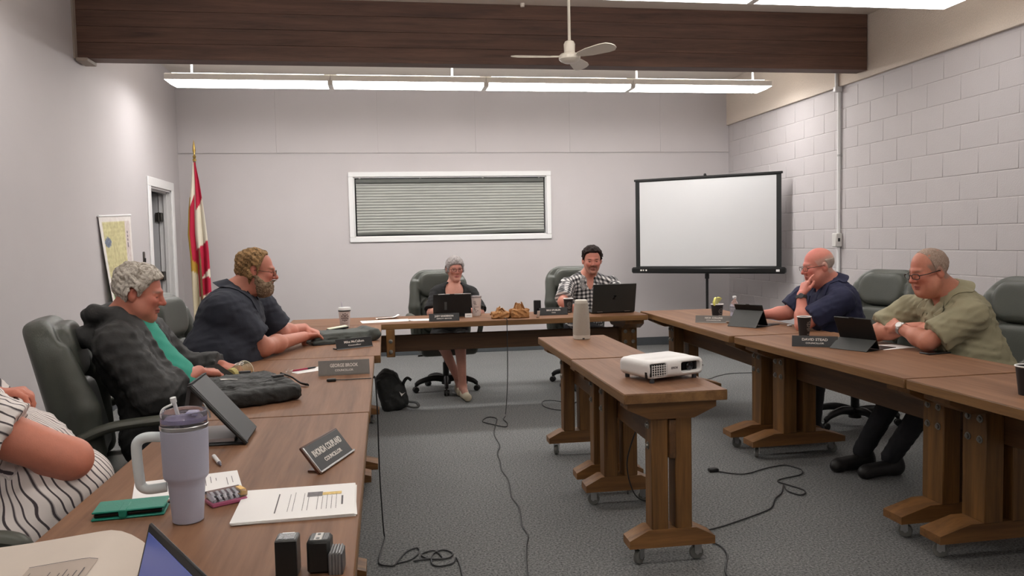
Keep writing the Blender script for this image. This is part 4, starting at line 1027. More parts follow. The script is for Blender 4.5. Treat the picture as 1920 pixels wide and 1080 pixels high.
# laptop, mouse
lp = thing('laptop', 'dark grey laptop seen from its lid back before the man in plaid', 'laptop', (1.965, 6.84, TZ), R_(182))
Ml = T((0, .115, .01), rx=R_(-13)); M_LAP = mat('laptop_shell', (52, 53, 51), .45, .35, var=.03)
MB().box(-.195, -.13, 0.004, .195, .118, .02, .005).build('base', M_LAP, lp)
MB().box(-.17, -.03, .0201, .17, .1, .0206).build('keyboard', M_BLACK, lp); MB().box(-.05, -.12, .0201, .05, -.045, .0206).build('touchpad', M_BATT, lp)
ldd = MB().at(Ml).box(-.195, -.001, .0, .195, .007, .255, .003).build('lid', M_LAP, lp); MB().at(Ml).box(-.186, -.0016, .012, .186, -.0008, .248, .0003).build('display', M_BLACKG, ldd)
em = MB().at(Ml @ T((0, .0075, .135), rz=math.pi)); sk = .004
em.prism([(-.012 + sk, .017), (.014 + sk, .017), (.013 + sk, .011), (-.004, -.011), (.008, -.011), (.007, -.017), (-.017, -.017), (-.016, -.011), (.002, .011), (-.013 + sk, .011)], -.0004, .0004, 'y').build('emblem', M_BLACKG, ldd)
MB().tube([(-.15, .118, .016), (-.1, .118, .016)], .006, 8).tube([(.1, .118, .016), (.15, .118, .016)], .006, 8).build('hinge', M_STEEL, lp)
ms = thing('computer_mouse', 'small black mouse at the right side of the dark laptop', 'mouse', (2.155, 6.93, TZ), R_(20))
g = SDF.around((-.05, -.06, -.01), (.05, .06, .05), .004); g.ell((0, 0, .008), (.028, .045, .024), k=.01); g.rbox((0, 0, -.02), (.06, .07, .02), .001, k=.003, op='s'); g.build('shell', M_BLACK, ms, smooth=1); MB().tube([(0, .018, .026), (0, .028, .023)], .004, 8).build('wheel', M_DARKMET, ms)
# speaker and projector on the narrow tables
M_FAB = mat('speaker_fabric', (176, 168, 157), .85, var=.06, vscale=300, bump=.3, bscale=500); M_BEI = mat('speaker_shell', (206, 200, 190), .4, var=.02)
sp = thing('tower_speaker', 'tall tapered beige fabric speaker standing on the narrow middle table', 'speaker', (1.262, 5.05, TZ))
MB().lathe([(0, .028), (.053, .028), (.054, .05), (.052, .12), (.047, .19), (.041, .236), (0, .236)], 40, sq=3).build('fabric_sleeve', M_FAB, sp)
MB().lathe([(0, 0), (.048, 0), (.052, .004), (.054, .029), (0, .03)], 40, sq=3).build('base_ring', M_BEI, sp)
MB().lathe([(0, .235), (.0415, .235), (.039, .252), (.034, .257), (0, .258)], 40, sq=3).build('top_cap', M_BEI, sp)
MB().box(-.007, -.0545, .004, .007, -.048, .012, .001).build('port', M_BLACK, sp)
M_PRJ = mat('projector_white', (226, 224, 222), .35, var=.015)
pj = thing('projector', 'white projector with dark lens window lettered EPSON on the narrow front table', 'projector', (1.262, 3.535, TZ), R_(18.5))
g = SDF.around((-.18, -.15, 0), (.18, .15, .12), .006)
g.rbox((0, 0, .058), (.158, .122, .04), .026, k=.01); g.rbox((.0, .02, .088), (.12, .07, .014), .012, k=.02); g.rbox((.078, -.118, .06), (.056, .03, .022), .012, k=.006, op='s'); g.rbox((-.105, -.13, .057), (.044, .026, .028), .004, k=.003, op='s')
g.build('casing', M_PRJ, pj, smooth=1)
MB().box(.024, -.098, .039, .132, -.09, .081, .004).build('lens_window', M_BLACKG, pj)
ln_ = MB().at(T((.085, -.1, .06), rx=PH)).lathe([(0, -.004), (.018, -.004), (.02, .002), (.016, .006), (0, .003)], 20).build('lens', mat('lens_glass', (18, 20, 26), .05, coat=1., var=.02), pj)
vg = MB().box(-.149, -.110, .029, -.061, -.104, .085).build('vent_shade_plate', M_BLACK, pj)  # black plate stands in for the shade inside the vent holes
for i in range(7): MB().box(-.147 + .0133 * i, -.1235, .031, -.1440 + .0133 * i, -.120, .083, .0008).build('vent_bar', M_PRJ, vg)
for i in range(5): MB().box(-.147, -.123, .034 + .0105 * i, -.063, -.120, .0365 + .0105 * i, .0008).build('vent_bar', M_PRJ, vg)
text('lettering', 'EPSON', .014, M_INK, pj, T((-.02, -.1225, .062), rx=PH), .0005, .036)
MB().box(.142, -.1215, .058, .15, -.118, .064, .001).box(.02, -.03, .101, .1, .0, .1035, .001).build('button', M_BATL, pj)
for (x, y) in ((-.13, -.1), (.12, -.09), (-.12, .1), (.12, .1)): MB().lathe([(0, 0), (.011, 0), (.011, .014), (.007, .024), (0, .024)], 12, (x, y, 0)).build('adjustable_foot', M_BATT, pj)
MB().box(-.159, -.1, .02, -.155, -.085, .05, .001).build('side_slot', M_BLACK, pj)
# right row: bottle, tablets, papers, phone
bt = thing('water_bottle', 'clear plastic water bottle behind the lemon cup on the right row', 'bottle', (2.585, 5.62, TZ))
MB().lathe([(0, 0), (.026, 0), (.032, .006), (.0325, .02), (.031, .03), (.0325, .04), (.031, .05), (.0325, .06), (.0315, .075), (.032, .12), (.03, .14), (.02, .165), (.0125, .178), (.0125, .19), (0, .19)], 28).build('body', M_CLEAR, bt)
MB().lathe([(0, .186), (.0145, .186), (.015, .2), (.013, .203), (0, .203)], 16).build('cap', M_WHITE, bt)
MB().lathe([(.0325, .082), (.0327, .083), (.0329, .118), (.0325, .119)], 28, cap=False).build('wrapper', mat('bottle_wrapper', (150, 148, 156), .3, var=.35, vscale=50), bt)
def folio(label, x, y, rz, w=.25, h=.185, hf=.72, fl=.155):
    t = thing('tablet_computer', label, 'tablet', (x, y, TZ), rz); M = T((0, .05, .006), rx=R_(-26)); c = MB()
    MB().at(M).box(-w / 2, -.005, 0, w / 2, .005, h, .004).build('shell', M_BLACK, t); MB().at(M).box(-w / 2 + .012, -.0062, .012, w / 2 - .012, -.005, h - .012, .0005).build('display', mat('tablet_display', (90, 94, 100), .15, emit=.15), t)
    top = np.array([0, .05 + (h * hf) * math.sin(R_(26)) + .005, .006 + h * hf * math.cos(R_(26))]); y2 = .05 + fl
    MB().sheet(lambda u, v: ((u - .5) * w, top[1] + (y2 - top[1]) * v + .004, top[2] + (.003 - top[2]) * v), 2, 8, .004).build('stand_flap', mat('folio_cover_grey', (66, 67, 66), .55, var=.06, bump=.08, bscale=300), t)
    MB().box(-w / 2, -.11, 0, w / 2, y2, .004, .001).build('folio_base', M_BLACK, t)
    MB().at(M).box(-.016, .003, h - .004, .016, .008, h + .006, .003).build('camera_bump', M_BLACK, t)
    return t
folio('black tablet in a grey folding stand before the bald man', 2.68, 5.44, R_(122), .23, .17)
folio('black tablet in a folding stand before the man in khaki', 2.705, 4.15, R_(114), .23, .195, .30, .12)
paper('white sheet behind the lemon cup on the right row', 2.50, 5.86, R_(-20), .2, .15, 1)
paper('crinkled white wrapper under the water bottle', 2.60, 5.60, R_(-40), .14, .12, 1, .5)
paper('white sheet under the crossed arms of the man in khaki', 2.83, 4.13, R_(10), .22, .17, 1)
mp2 = thing('mobile_phone', 'flat dark mobile phone on the right table before the man in khaki', 'phone', (2.905, 3.835, TZ), R_(8))
MB().box(-.075, -.036, 0, .075, .036, .009, .004).build('shell', M_BLACK, mp2); MB().box(-.07, -.032, .009, .07, .032, .0095).build('display', M_BLACKG, mp2)
er = thing('earbud_case', 'tiny white item on the table below the first folding tablet', 'case', (2.845, 5.28, TZ), .3)
MB().box(-.018, -.01, 0, .018, .01, .012, .004).build('shell', M_WHITE, er); MB().box(-.018, -.0104, .006, .018, .0104, .0066).build('seam', M_BATL, er)
# backpack on the floor
bp_ = thing('backpack', 'black backpack with white emblem slumped on the carpet by the left row', 'backpack', (.05, 6.86, 0), R_(0))
g = SDF.around((-.2, -.22, -.02), (.24, .22, .42), .009)
Mk = np.array(Matrix.Rotation(R_(-14), 3, 'Y')); g.rbox((-.03, 0, .15), (.10, .13, .16), .06, Mk, k=.02); g.rbox((.05, 0, .12), (.06, .11, .10), .04, Mk, k=.03); g.ell((-.06, 0, .27), (.06, .1, .08), k=.04)
g.fold(.008, 55, 5); g.build('pack_body', M_NYL, bp_, smooth=1)
MB().tube(smooth_path([(.06, -.04, .16), (.09, -.05, .24), (.12, -.06, .27), (.15, -.07, .25)], 5), .014, 8, flat=(.4, 1)).build('strap', M_NYL, bp_)
MB().tube(smooth_path([(.08, -.08, .05), (.14, -.12, .03), (.2, -.1, .025), (.19, -.04, .05), (.1, -.02, .06)], 5), .014, 8, flat=(1, .5)).build('strap', M_NYL, bp_)
MB().at(T((.075, -.128, .15), rx=PH, rz=.1)).prism([(-.03, .02), (-.012, -.022), (0, -.008), (.022, .012), (.004, .002), (-.008, .0)], 0, .002, 'z').build('emblem', M_PALEINK, bp_)
# cables on the carpet
M_CORD = mat('cord', (40, 40, 42), .5, var=.1, vscale=30)
def cord(label, paths, r=.0037):
    t = thing('power_cord', label, 'cord', (paths[0][-1][0], paths[0][-1][1], 0), 0, 'dark cords on the carpet')
    for p in paths:
        p = [(q[0], q[1], q[2] if len(q) > 2 else .006) for q in p]; o = t.location
        MB().tube(smooth_path([(a - o.x, b - o.y, c) for a, b, c in p], 7), r, 6).build('cord_run', M_CORD, t)
    return t
cord('dark cord hanging off the left table edge and coiled on the carpet at the bottom', [
    [(-.066, 3.86, .774), (-.058, 3.86, .77), (-.052, 3.86, .6), (-.05, 3.84, .3), (-.04, 3.82, .05), (-.035, 3.8, .006), (-.05, 3.66), (-.06, 3.51), (-.02, 3.47), (.01, 3.48), (.06, 3.61), (.11, 3.65), (.12, 3.6), (.08, 3.52), (.02, 3.49)],
    [(.09, 3.5), (.16, 3.51), (.22, 3.5), (.19, 3.6), (.13, 3.57), (.16, 3.51), (.24, 3.5), (.27, 3.55), (.23, 3.6), (.18, 3.56), (.17, 3.46), (.2, 3.42), (.26, 3.44), (.28, 3.5), (.29, 3.4), (.29, 3.15)]])
cord('dark cord dropping from the back table and snaking down the carpet', [[(.985, 6.6, .775), (.985, 6.468, .775), (.985, 6.455, .72), (.98, 6.45, .3), (.955, 6.42, .02), (.93, 6.3), (.9, 6.2), (.91, 6.06), (.88, 5.94), (.8, 6.03), (.73, 6.16), (.79, 6.3), (.85, 6.23), (.8, 5.96), (.76, 5.71), (.755, 5.4), (.71, 5.2), (.70, 5.0), (.68, 4.82), (.69, 4.6), (.66, 4.3), (.67, 4.1), (.64, 3.84), (.645, 3.7), (.61, 3.55), (.56, 3.24), (.55, 3.0)]])
cr_ = cord('dark cord with a plug end wandering over the carpet on the right', [[(1.94, 4.5), (2.02, 4.42), (2.1, 4.4), (2.22, 4.46), (2.32, 4.5), (2.41, 4.51), (2.45, 4.41), (2.39, 4.31), (2.25, 4.26), (2.2, 4.22), (2.22, 4.16), (2.26, 4.06), (2.25, 4.0), (2.2, 3.97), (2.17, 4.05), (2.2, 4.15), (2.12, 4.02), (2.04, 3.94), (1.96, 3.82), (1.88, 3.76), (1.69, 3.66), (1.56, 3.6), (1.42, 3.56)]])
MB().box(1.90 - cr_.location.x, 4.48 - cr_.location.y, .002, 1.96 - cr_.location.x, 4.52 - cr_.location.y, .022, .005).build('plug', M_BLACK, cr_)
cord('short dark cord at the foot of the projector table', [[(1.42, 3.5), (1.48, 3.39), (1.47, 3.28), (1.42, 3.18), (1.38, 3.09), (1.36, 2.95)]])
cord('dark cord looped under the narrow table with the speaker', [[(1.5, 6.3), (1.44, 6.4), (1.37, 6.45), (1.31, 6.6), (1.34, 6.8), (1.42, 6.83), (1.5, 6.75)], [(1.26, 3.9, .45), (1.22, 3.95, .25), (1.28, 4.0, .06), (1.4, 4.05), (1.5, 4.2), (1.35, 4.3), (1.3, 4.2)]])
cord('dark cord crossing the carpet behind the projector toward the right row', [[(1.5, 6.6), (2.0, 7.0), (2.5, 7.25), (3.1, 7.44), (3.31, 7.6), (3.53, 7.71), (3.9, 7.65)]])
# ------------------------------------------------------------------ people
def skin_mat():
    m = mat('skin', (200, 150, 130), .5, var=.05, vscale=60, attr='Col', bump=.06, bscale=260, spec=.4)
    b = m.node_tree.nodes['Principled BSDF']; b.inputs['Subsurface Weight'].default_value = .08; b.inputs['Subsurface Radius'].default_value = (.01, .004, .002)
    return m
M_SKIN = skin_mat()
def frame(yaw, pitch=0., roll=0.):
    """Columns: right, forward, up. yaw = direction faced in degrees from +x; pitch down positive."""
    M = Matrix.Rotation(R_(yaw - 90), 3, 'Z') @ Matrix.Rotation(R_(-pitch), 3, 'X') @ Matrix.Rotation(R_(roll), 3, 'Y')
    return np.array(M)
CR_C, CR_R = np.array([0, -.014, .032]), np.array([.076, .096, .084])
def ellv(l, c, r):
    a = [(l[i] - c[i]) / r[i] for i in range(3)]
    k0 = np.sqrt(a[0] ** 2 + a[1] ** 2 + a[2] ** 2); k1 = np.sqrt((a[0] / r[0]) ** 2 + (a[1] / r[1]) ** 2 + (a[2] / r[2]) ** 2)
    return k0 * (k0 - 1) / np.maximum(k1, 1e-6)
def capv(l, p, q, r1, r2=None):
    r2 = r1 if r2 is None else r2; v = np.array(q) - np.array(p); L2 = max(1e-9, v @ v)
    t = np.clip(sum((l[i] - p[i]) * v[i] for i in range(3)) / L2, 0, 1)
    return np.sqrt(sum((l[i] - p[i] - t * v[i]) ** 2 for i in range(3))) - (r1 + (r2 - r1) * t)
def smin(a, b, k):
    h = np.clip(.5 + .5 * (a - b) / k, 0, 1); return a + (b - a) * h - k * h * (1 - h)
def smax(a, b, k): return -smin(-a, -b, k)
def head_field(l, o):
    """l = local coordinates (right, forward, up) divided by head size; o = shape options."""
    x, y, z = l; m = (np.abs(x), y, z); jw = o.get('jaw', 1.); nose = o.get('nose', 1.)
    d = ellv(m, CR_C, CR_R)
    d = smin(d, ellv(m, (0, .03, -.03), (.059 * jw, .06, .078)), .03)
    d = smin(d, capv(m, (.05 * jw, -.0, -.045), (.018 * jw, .066, -.098), .022 * jw, .018), .025)
    d = smin(d, capv(m, (0, .07, -.1), (.012, .068, -.1), .018), .02)
    d = smin(d, ellv(m, (.036, .064, -.022), (.026, .024, .022)), .02)
    if o.get('heavy'):
        d = smin(d, ellv(m, (.042, .03, -.07), (.034, .045, .04)), .03); d = smin(d, ellv(m, (0, .02, -.115), (.05, .05, .03)), .03)
    d = smin(d, capv(m, (.0, .086, .021), (.034, .074, .019), .011, .009), .014)
    d = smax(d, -ellv(m, (.0315, .099, .001), (.019, .017, .013)), .012)
    d = smin(d, ellv(m, (.0315, .0735, .001), (.0135, .0125, .0105)), .004)
    d = smin(d, capv(m, (.017, .084, .010), (.046, .069, .008), .0042), .006)
    d = smin(d, capv(m, (0, .088, .012), (0, .108 * nose ** .3, -.026), .0075, .0115 * nose), .011)
    d = smin(d, ellv(m, (0, .1085 * nose ** .3, -.029), (.0115 * nose, .0115, .0098 * nose)), .007)
    d = smin(d, ellv(m, (.0115 * nose, .097, -.0335), (.0085, .0105, .0075)), .006)
    d = smax(d, -capv(m, (.006, .1, -.042), (.007, .098, -.037), .0032), .004)
    d = smin(d, capv(m, (0, .0935, -.0585), (.02, .083, -.063), .0062, .004), .006)
    d = smin(d, capv(m, (0, .0915, -.070), (.016, .083, -.071), .0072, .0045), .007)
    d = smax(d, -capv(m, (0, .1005, -.0636), (.023, .086, -.0668), .0024), .004)
    d = smax(d, -capv(m, (.021, .099, -.037), (.030, .087, -.058), .0022), .008)
    e = ellv((m[0] * .94 + m[1] * .34 - .0, m[1] * .94 - m[0] * .34, m[2]), (.0722, -.036, -.008), (.0080, .0195, .031))
    d = smin(d, e, .006)
    d = smax(d, -ellv(m, (.0865, .0, .0), (.006, .010, .016)), .006)
    return d
def head_color(l, base, o):
    x, y, z = l; m = np.abs(x); n = len(x); c = np.tile(np.array(base), (n, 1))
    def mixc(w, col): nonlocal c; w = np.clip(w, 0, 1)[:, None]; c = c * (1 - w) + np.array(col) * w
    g = lambda cx, cy, cz, r: np.exp(-((m - cx) ** 2 + (y - cy) ** 2 + (z - cz) ** 2) / (r * r))
    red = np.array(lin(o.get('red', (190, 96, 84)))[:3])
    mixc(.55 * g(.04, .07, -.025, .028) + .6 * g(0, .11, -.03, .02) + .35 * g(.078, -.01, 0, .03) + .35 * g(0, .09, .05, .05), red)
    if o.get('red_top'): mixc(.45 * g(0, .02, .11, .07), red)
    mixc(1.1 * np.exp(-((m / .021) ** 4 + ((z + .0645 + .1 * m) / .0085) ** 2)) * (y > .07), lin(o.get('lip', (166, 92, 86)))[:3])
    mixc(.8 * np.exp(-((m / .021) ** 6 + ((z + .0636 + .14 * m) / .0020) ** 2)) * (y > .07), lin((118, 58, 54))[:3])
    bw = np.exp(-(((m - .033) / .0175) ** 4 + ((z - .0205 + .12 * np.maximum(m - .036, 0)) / .0052) ** 2)) * (y > .05)
    mixc(o.get('brow_w', .8) * bw, lin(o.get('brow', (96, 76, 62)))[:3])
    ex, ez = (m - .0315) / .0125, z - .0005
    front = (y > .055)
    if o.get('eyes', 'open') == 'open':
        mixc(.3 * (np.exp(-(ex ** 6 + (ez / .0034) ** 4))) * front, lin((196, 180, 170))[:3])
        mixc(1.2 * np.exp(-(((m - .0315) / .0055) ** 4 + (ez / .0042) ** 4)) * front, lin((44, 36, 32))[:3])
        mixc(.9 * np.exp(-(ex ** 6 + ((ez - .0030) / .0026) ** 2)) * front, lin((60, 36, 32))[:3])
    else:
        mixc(.95 * np.exp(-(ex ** 6 + ((ez + .0035) / .0022) ** 2)) * front, lin((70, 40, 34))[:3])
    st = o.get('stubble')
    if st:
        w = (z < -.04) * (y > .01) * np.clip((-.04 - z) / .02, 0, 1)
        if o.get('goatee'):
            ring = np.exp(-(((np.sqrt((m / 1.0) ** 2 + ((z + .07) / 1.15) ** 2) - .034) / .0085) ** 2)) * (y > .055)
            mixc(.85 * ring, lin(st)[:3]); mixc(.3 * w, lin(st)[:3])
            mixc(.75 * np.exp(-((m / .03) ** 4 + ((z + .05) / .006) ** 2)) * (y > .06), lin(st)[:3])
        else: mixc(.4 * w, lin(st)[:3])
    fz = o.get('fuzz')
    if fz:
        hz = np.interp(y, [-.12, -.04, -.01, .03, .045, .06], [-.06, -.06, -.0, .0, .03, .08])
        tz = np.interp(y, [-.12, -.06, .0, .05], [.085, .075, .06, .05])
        w = np.clip((z - hz) / .012, 0, 1) * np.clip((tz - z) / .02, 0, 1) * (m > .0)
        mixc(o.get('fuzz_w', .6) * w, lin(fz)[:3])
    return c
def hand_prims(g, w, d, n, side, s=1., curl=(25, 30, 35, 40), thumb=(.5, .5), spread=.0, k=.008):
    """w wrist, d finger direction, n palm normal, side: +1 puts the thumb on cross(d,n)."""
    w, d, n = np.array(w, float), nrm(d), np.array(n, float); n = nrm(n - d * (n @ d)); t = np.cross(d, n) * side
    for i, (o, L) in enumerate(((.030, .072), (.010, .08), (-.010, .074), (-.029, .058))):
        kn = w + s * (d * (.092 - .006 * abs(i - 1)) + t * o)
        g.cap(w + s * (d * .015 + t * o * .6), kn, .0135 * s, .0115 * s, .012)
        p = kn; a = 0; r = .0093 * s
        dd = nrm(d + t * spread * (1.5 - i) * .12)
        for f, fr in ((.45, .8), (.31, 1.1), (.24, .7)):
            a += R_(curl[i]) * fr; v = dd * math.cos(a) + n * math.sin(a); q = p + v * L * f * s
            g.cap(p, q, r, r * .92, .004); p = q; r *= .92
    b = w + s * (d * .022 + t * .022 + n * .006); c = b + s * (d * .035 + t * .030 * thumb[0] * 2 + n * .012); e = c + s * (d * .030 + t * .010 * thumb[0] + n * .016 * thumb[1] * 2); f = e + s * (d * .024 + n * .008 * thumb[1])
    g.cap(b, c, .0165 * s, .0125 * s, .012); g.cap(c, e, .0115 * s, .0105 * s, .005); g.cap(e, f, .0105 * s, .009 * s, .004)
def torso_frame(P):
    u = nrm(np.array(P['nb']) - np.array(P['pv'])); r = np.array(P['sr']) - np.array(P['sl']); r = nrm(r - u * (r @ u)); f = np.cross(u, r)
    return np.stack([r, f, u], 1), np.linalg.norm(np.array(P['nb']) - np.array(P['pv']))
def torso(g, P, o, k=.07):
    M, L = torso_frame(P); pv = np.array(P['pv']); B = P['build']      # build: hip, belly, chest (half width, half depth), belly forward
    for fr, fw, (a, b), h in ((.04, .0, B['hip'], .13), (.34, B.get('bf', .03), B['belly'], .20), (.70, B.get('cf', .015), B['chest'], .19)):
        g.ell(pv + M @ np.array([0, fw, fr * L]), (a + o, b + o, h + o), M, k)
    nb = np.array(P['nb']); sh = B.get('sh', .062) + o
    for s_ in ('sl', 'sr'):
        q = np.array(P[s_]); g.cap(nb - M[:, 2] * .06, q, .07 + o * .5, sh, .06)
        g.cap(nb - M[:, 2] * .0 - M[:, 1] * .015, q + M[:, 2] * .01, .042 + o * .5, .038 + o, .05)
def arm(g, P, s, o, k=.025, upto=1.):
    S, E_, Wr = (np.array(P[c + s]) for c in ('s', 'e', 'w')); a = P.get('arm', 1.)
    g.cap(S, E_, .054 * a + o, .042 * a + o, k); g.cap(E_, Wr, .043 * a + o, .0275 * (a * .5 + .5) + o, .02)
    m = E_ + (Wr - E_) * .3; g.cap(m, m, .043 * a + o, None, .03)
def person(label, P, spec):
    base = np.array(P['pv']) * [1, 1, 0]
    t = thing('person', label, 'person', tuple(base)); P['t'] = t; P['base'] = base; P['fo'] = spec.get('face', {})
    H = np.array(P['head']); s = P.get('hs', 1.); Rh = frame(*P['face']); P['Rh'] = Rh; hi = P.get('res', .0035)
    pts = np.array([P[k] for k in ('pv', 'nb', 'sl', 'sr', 'el', 'er', 'wl', 'wr')] + [H])
    lo = pts.min(0) - .2; hi_ = pts.max(0) + .2; lo[2] = P.get('zmin', lo[2])
    fine = [[], [], []]
    for i in range(3): fine[i].append((H[i] - .15, H[i] + .15, hi))
    for h in P.get('hands', ()):
        w = np.array(P['w' + h['s']]); c = w + nrm(h['d']) * .08
        for i in range(3): fine[i].append((c[i] - .10, c[i] + .10, h.get('res', .005)))
    g = SDF(*[axis(lo[i], hi_[i], .013, fine[i]) for i in range(3)])
    torso(g, P, -.012)
    for sd in 'lr': arm(g, P, sd, 0)
    if 'legs' in P:
        for a, b, r1, r2 in P['legs']: g.cap(a, b, r1, r2, .03)
    nb = np.array(P['nb']); nk = H + Rh @ np.array([0, -.028, -.055]) * s
    g.cap(nb - (nk - nb) * .15, nk, P.get('neck', .058) * 1.06, P.get('neck', .058), .04); 
    jw = H + Rh @ np.array([0, .02, -.075]) * s; g.cap(nb + torso_frame(P)[0][:, 1] * .02, jw, P.get('neck', .058) * .8, P.get('neck', .058) * .55, .04)
    def hf(X, Y, Z):
        q = [(X - H[0]) / s, (Y - H[1]) / s, (Z - H[2]) / s]
        l = [q[0] * Rh[0][i] + q[1] * Rh[1][i] + q[2] * Rh[2][i] for i in range(3)]
        return head_field(l, spec.get('face', {})) * s
    g.apply(hf, H - .15 * s, H + .15 * s, .018)
    for h in P.get('hands', ()):
        hand_prims(g, P['w' + h['s']], h['d'], h['n'], h.get('side', 1), h.get('size', 1.), h.get('curl', (25, 30, 35, 40)), h.get('thumb', (.5, .5)), h.get('spread', 0))
    base_c = lin(spec['skin'])[:3]; fo = spec.get('face', {})
    def col(V):
        l = (V - H) @ Rh / s; c = np.tile(np.array(base_c), (len(V), 1)); near = (np.linalg.norm(l, axis=1) < .16) & (l[:, 2] > -.125)
        c[near] = head_color(l[near].T, base_c, fo)
        hands = np.zeros(len(V))
        for sd in 'lr':
            hands = np.maximum(hands, np.exp(-(np.linalg.norm(V - np.array(P['w' + sd]), axis=1) / .14) ** 2))
        red = np.array(lin(fo.get('red', (190, 96, 84)))[:3]); w = (.22 * hands * ~near)[:, None]; return c * (1 - w) + red * w
    b = g.build('body', M_SKIN, t, base, col, smooth=1)
    return t
def hair(P, name, m, thick, line, amp=.003, freq=60., seed=1, top=0., ztop=None, step=.0045, smooth=0):
    H, Rh, s = np.array(P['head']), P['Rh'], P.get('hs', 1.); g = SDF.around(H - .16 * s, H + .17 * s, step); ly, lz = line
    rg = np.random.default_rng(seed); ph = rg.uniform(0, 6, 9)
    def f(X, Y, Z):
        q = [(X - H[0]) / s, (Y - H[1]) / s, (Z - H[2]) / s]; x, y, z = [q[0] * Rh[0][i] + q[1] * Rh[1][i] + q[2] * Rh[2][i] for i in range(3)]
        d = head_field((x, y, z), P.get('fo', {})) - thick - top * np.clip(z / .08, 0, 1)
        w1, w2 = x * 1. + .006 * np.sin(y * 90 + ph[6]), z + .006 * np.sin(x * 80 + ph[7])
        n = np.sin(w1 * freq * 1.3 + ph[0]) * np.sin(y * freq + ph[1]) + np.sin(w2 * freq + ph[2]) * np.sin((x - y) * freq * .8 + ph[3]) + .6 * np.sin((x + y + z) * freq * 1.9 + ph[4]) * np.sin((x - z) * freq * 1.7 + ph[5])
        d = d - amp * n
        cut = (np.interp(y, ly, lz) - z) * .75 + amp * .8 * n
        d = smax(d, cut, .012)
        if ztop is not None: d = smax(d, z - ztop + amp * n, .01)
        d = smax(d, -ellv((np.abs(x), y, z), (.084, -.012, -.004), (.02, .024, .036)), .006)
        return d * s
    g.apply(f, H - .2, H + .2, .002)
    return g.build(name, m, P['t'], P['base'], smooth=smooth)
def hair_mat(name, c1, c2, scale=140, rough=.55):
    if name in MATS: return MATS[name]
    m = bpy.data.materials.new(name); m.use_nodes = True; MATS[name] = m; t = m.node_tree; b = t.nodes['Principled BSDF']; L = t.links.new
    tc = nd(t, 'ShaderNodeTexCoord'); n = nd(t, 'ShaderNodeTexNoise'); n.inputs['Scale'].default_value = scale; n.inputs['Detail'].default_value = 4; n.inputs['Distortion'].default_value = 1.2
    L(tc.outputs['Object'], n.inputs['Vector']); cr = nd(t, 'ShaderNodeValToRGB'); e = cr.color_ramp.elements; e[0].position = .34; e[0].color = lin(c1); e[1].position = .66; e[1].color = lin(c2)
    L(n.outputs[0], cr.inputs[0]); L(cr.outputs[0], b.inputs['Base Color']); b.inputs['Roughness'].default_value = .75; b.inputs['Specular IOR Level'].default_value = .15
    bp = nd(t, 'ShaderNodeBump'); bp.inputs['Strength'].default_value = .7; bp.inputs['Distance'].default_value = .006; L(n.outputs[0], bp.inputs['Height']); L(bp.outputs[0], b.inputs['Normal'])
    return m
def beard(P, m, amp=.0022, thick=.007):
    H, Rh, s = np.array(P['head']), P['Rh'], P.get('hs', 1.); g = SDF.around(H - .17 * s, H + .15 * s, .0045)
    def f(X, Y, Z):
        q = [(X - H[0]) / s, (Y - H[1]) / s, (Z - H[2]) / s]; x, y, z = [q[0] * Rh[0][i] + q[1] * Rh[1][i] + q[2] * Rh[2][i] for i in range(3)]; a = np.abs(x)
        d = head_field((x, y, z), P['fo']) - thick * np.clip((y + .03) / .05, .5, 1); d = smin(d, ellv((a, y, z), (0, .055, -.108), (.045, .042, .03)), .03)
        d = smax(d, -ellv((a, y, z), (0, .105, -.064), (.02, .03, .008)), .006)
        zt = np.interp(y, [-.02, .03, .06, .085, .1], [-.012, -.036, -.056, -.050, -.044]) + .0 * x
        d = smax(d, (z - zt) * .8, .01); d = smax(d, -(y + .012 + .3 * (z + .02)) * .8, .01)
        d -= amp * (np.sin(x * 190 + y * 50) * np.sin(z * 170) + .7 * np.sin(y * 240 + 1) * np.sin((x + z) * 260)); return d * s
    g.apply(f, H - .2, H + .2, .002); return g.build('beard', m, P['t'], P['base'], smooth=0)
def glasses(P, m, w=.024, h=.017, r=.0016, drop=0., lens=True):
    H, Rh, s = np.array(P['head']), P['Rh'], P.get('hs', 1.); Tm = lambda p: H + Rh @ np.array(p) * s - P['base']; b = MB()
    yl = .104; zc = .0 - drop
    for sx in (-1, 1):
        pts = []
        for a in np.linspace(0, 2 * math.pi, 20, endpoint=False):
            ca, sa = math.cos(a), math.sin(a); q = (abs(ca) ** 3 + abs(sa) ** 3) ** (-1 / 3)
            pts.append(Tm((sx * (.0335 + w * q * ca * sx * sx), yl - .18 * abs(.0335 + w * q * ca) + .006, zc + h * q * sa)))
        b.tube(pts, r * s, 6, closed=True)
        xo = .0335 + w
        b.tube([Tm((sx * xo, yl - .18 * xo + .006, zc + h * .4)), Tm((sx * .076, .06, zc + h * .4)), Tm((sx * .083, .0, zc + .006 + drop * .6)), Tm((sx * .079, -.02, zc - .006 + drop))], r * 1.15 * s, 6)
        if lens:
            l = MB(); c = Tm((sx * .0335, yl, zc)); l.add([tuple(p) for p in pts], [tuple(range(20))])
    b.tube([Tm((-.0105, yl + .004, zc + .004)), Tm((0, yl + .008, zc + .008)), Tm((.0105, yl + .004, zc + .004))], r * s, 6)
    o = b.build('glasses', m, P['t'])
    if lens:
        for sx in (-1, 1):
            pts = []
            for a in np.linspace(0, 2 * math.pi, 20, endpoint=False):
                ca, sa = math.cos(a), math.sin(a); q = (abs(ca) ** 3 + abs(sa) ** 3) ** (-1 / 3)
                pts.append(Tm((sx * (.0335 + w * .97 * q * ca), yl - .18 * abs(.0335 + w * q * ca) + .006, zc + h * .97 * q * sa)))
            MB().add([tuple(p) for p in pts], [tuple(range(20))]).build('lens', M_LENS, o)
    return o
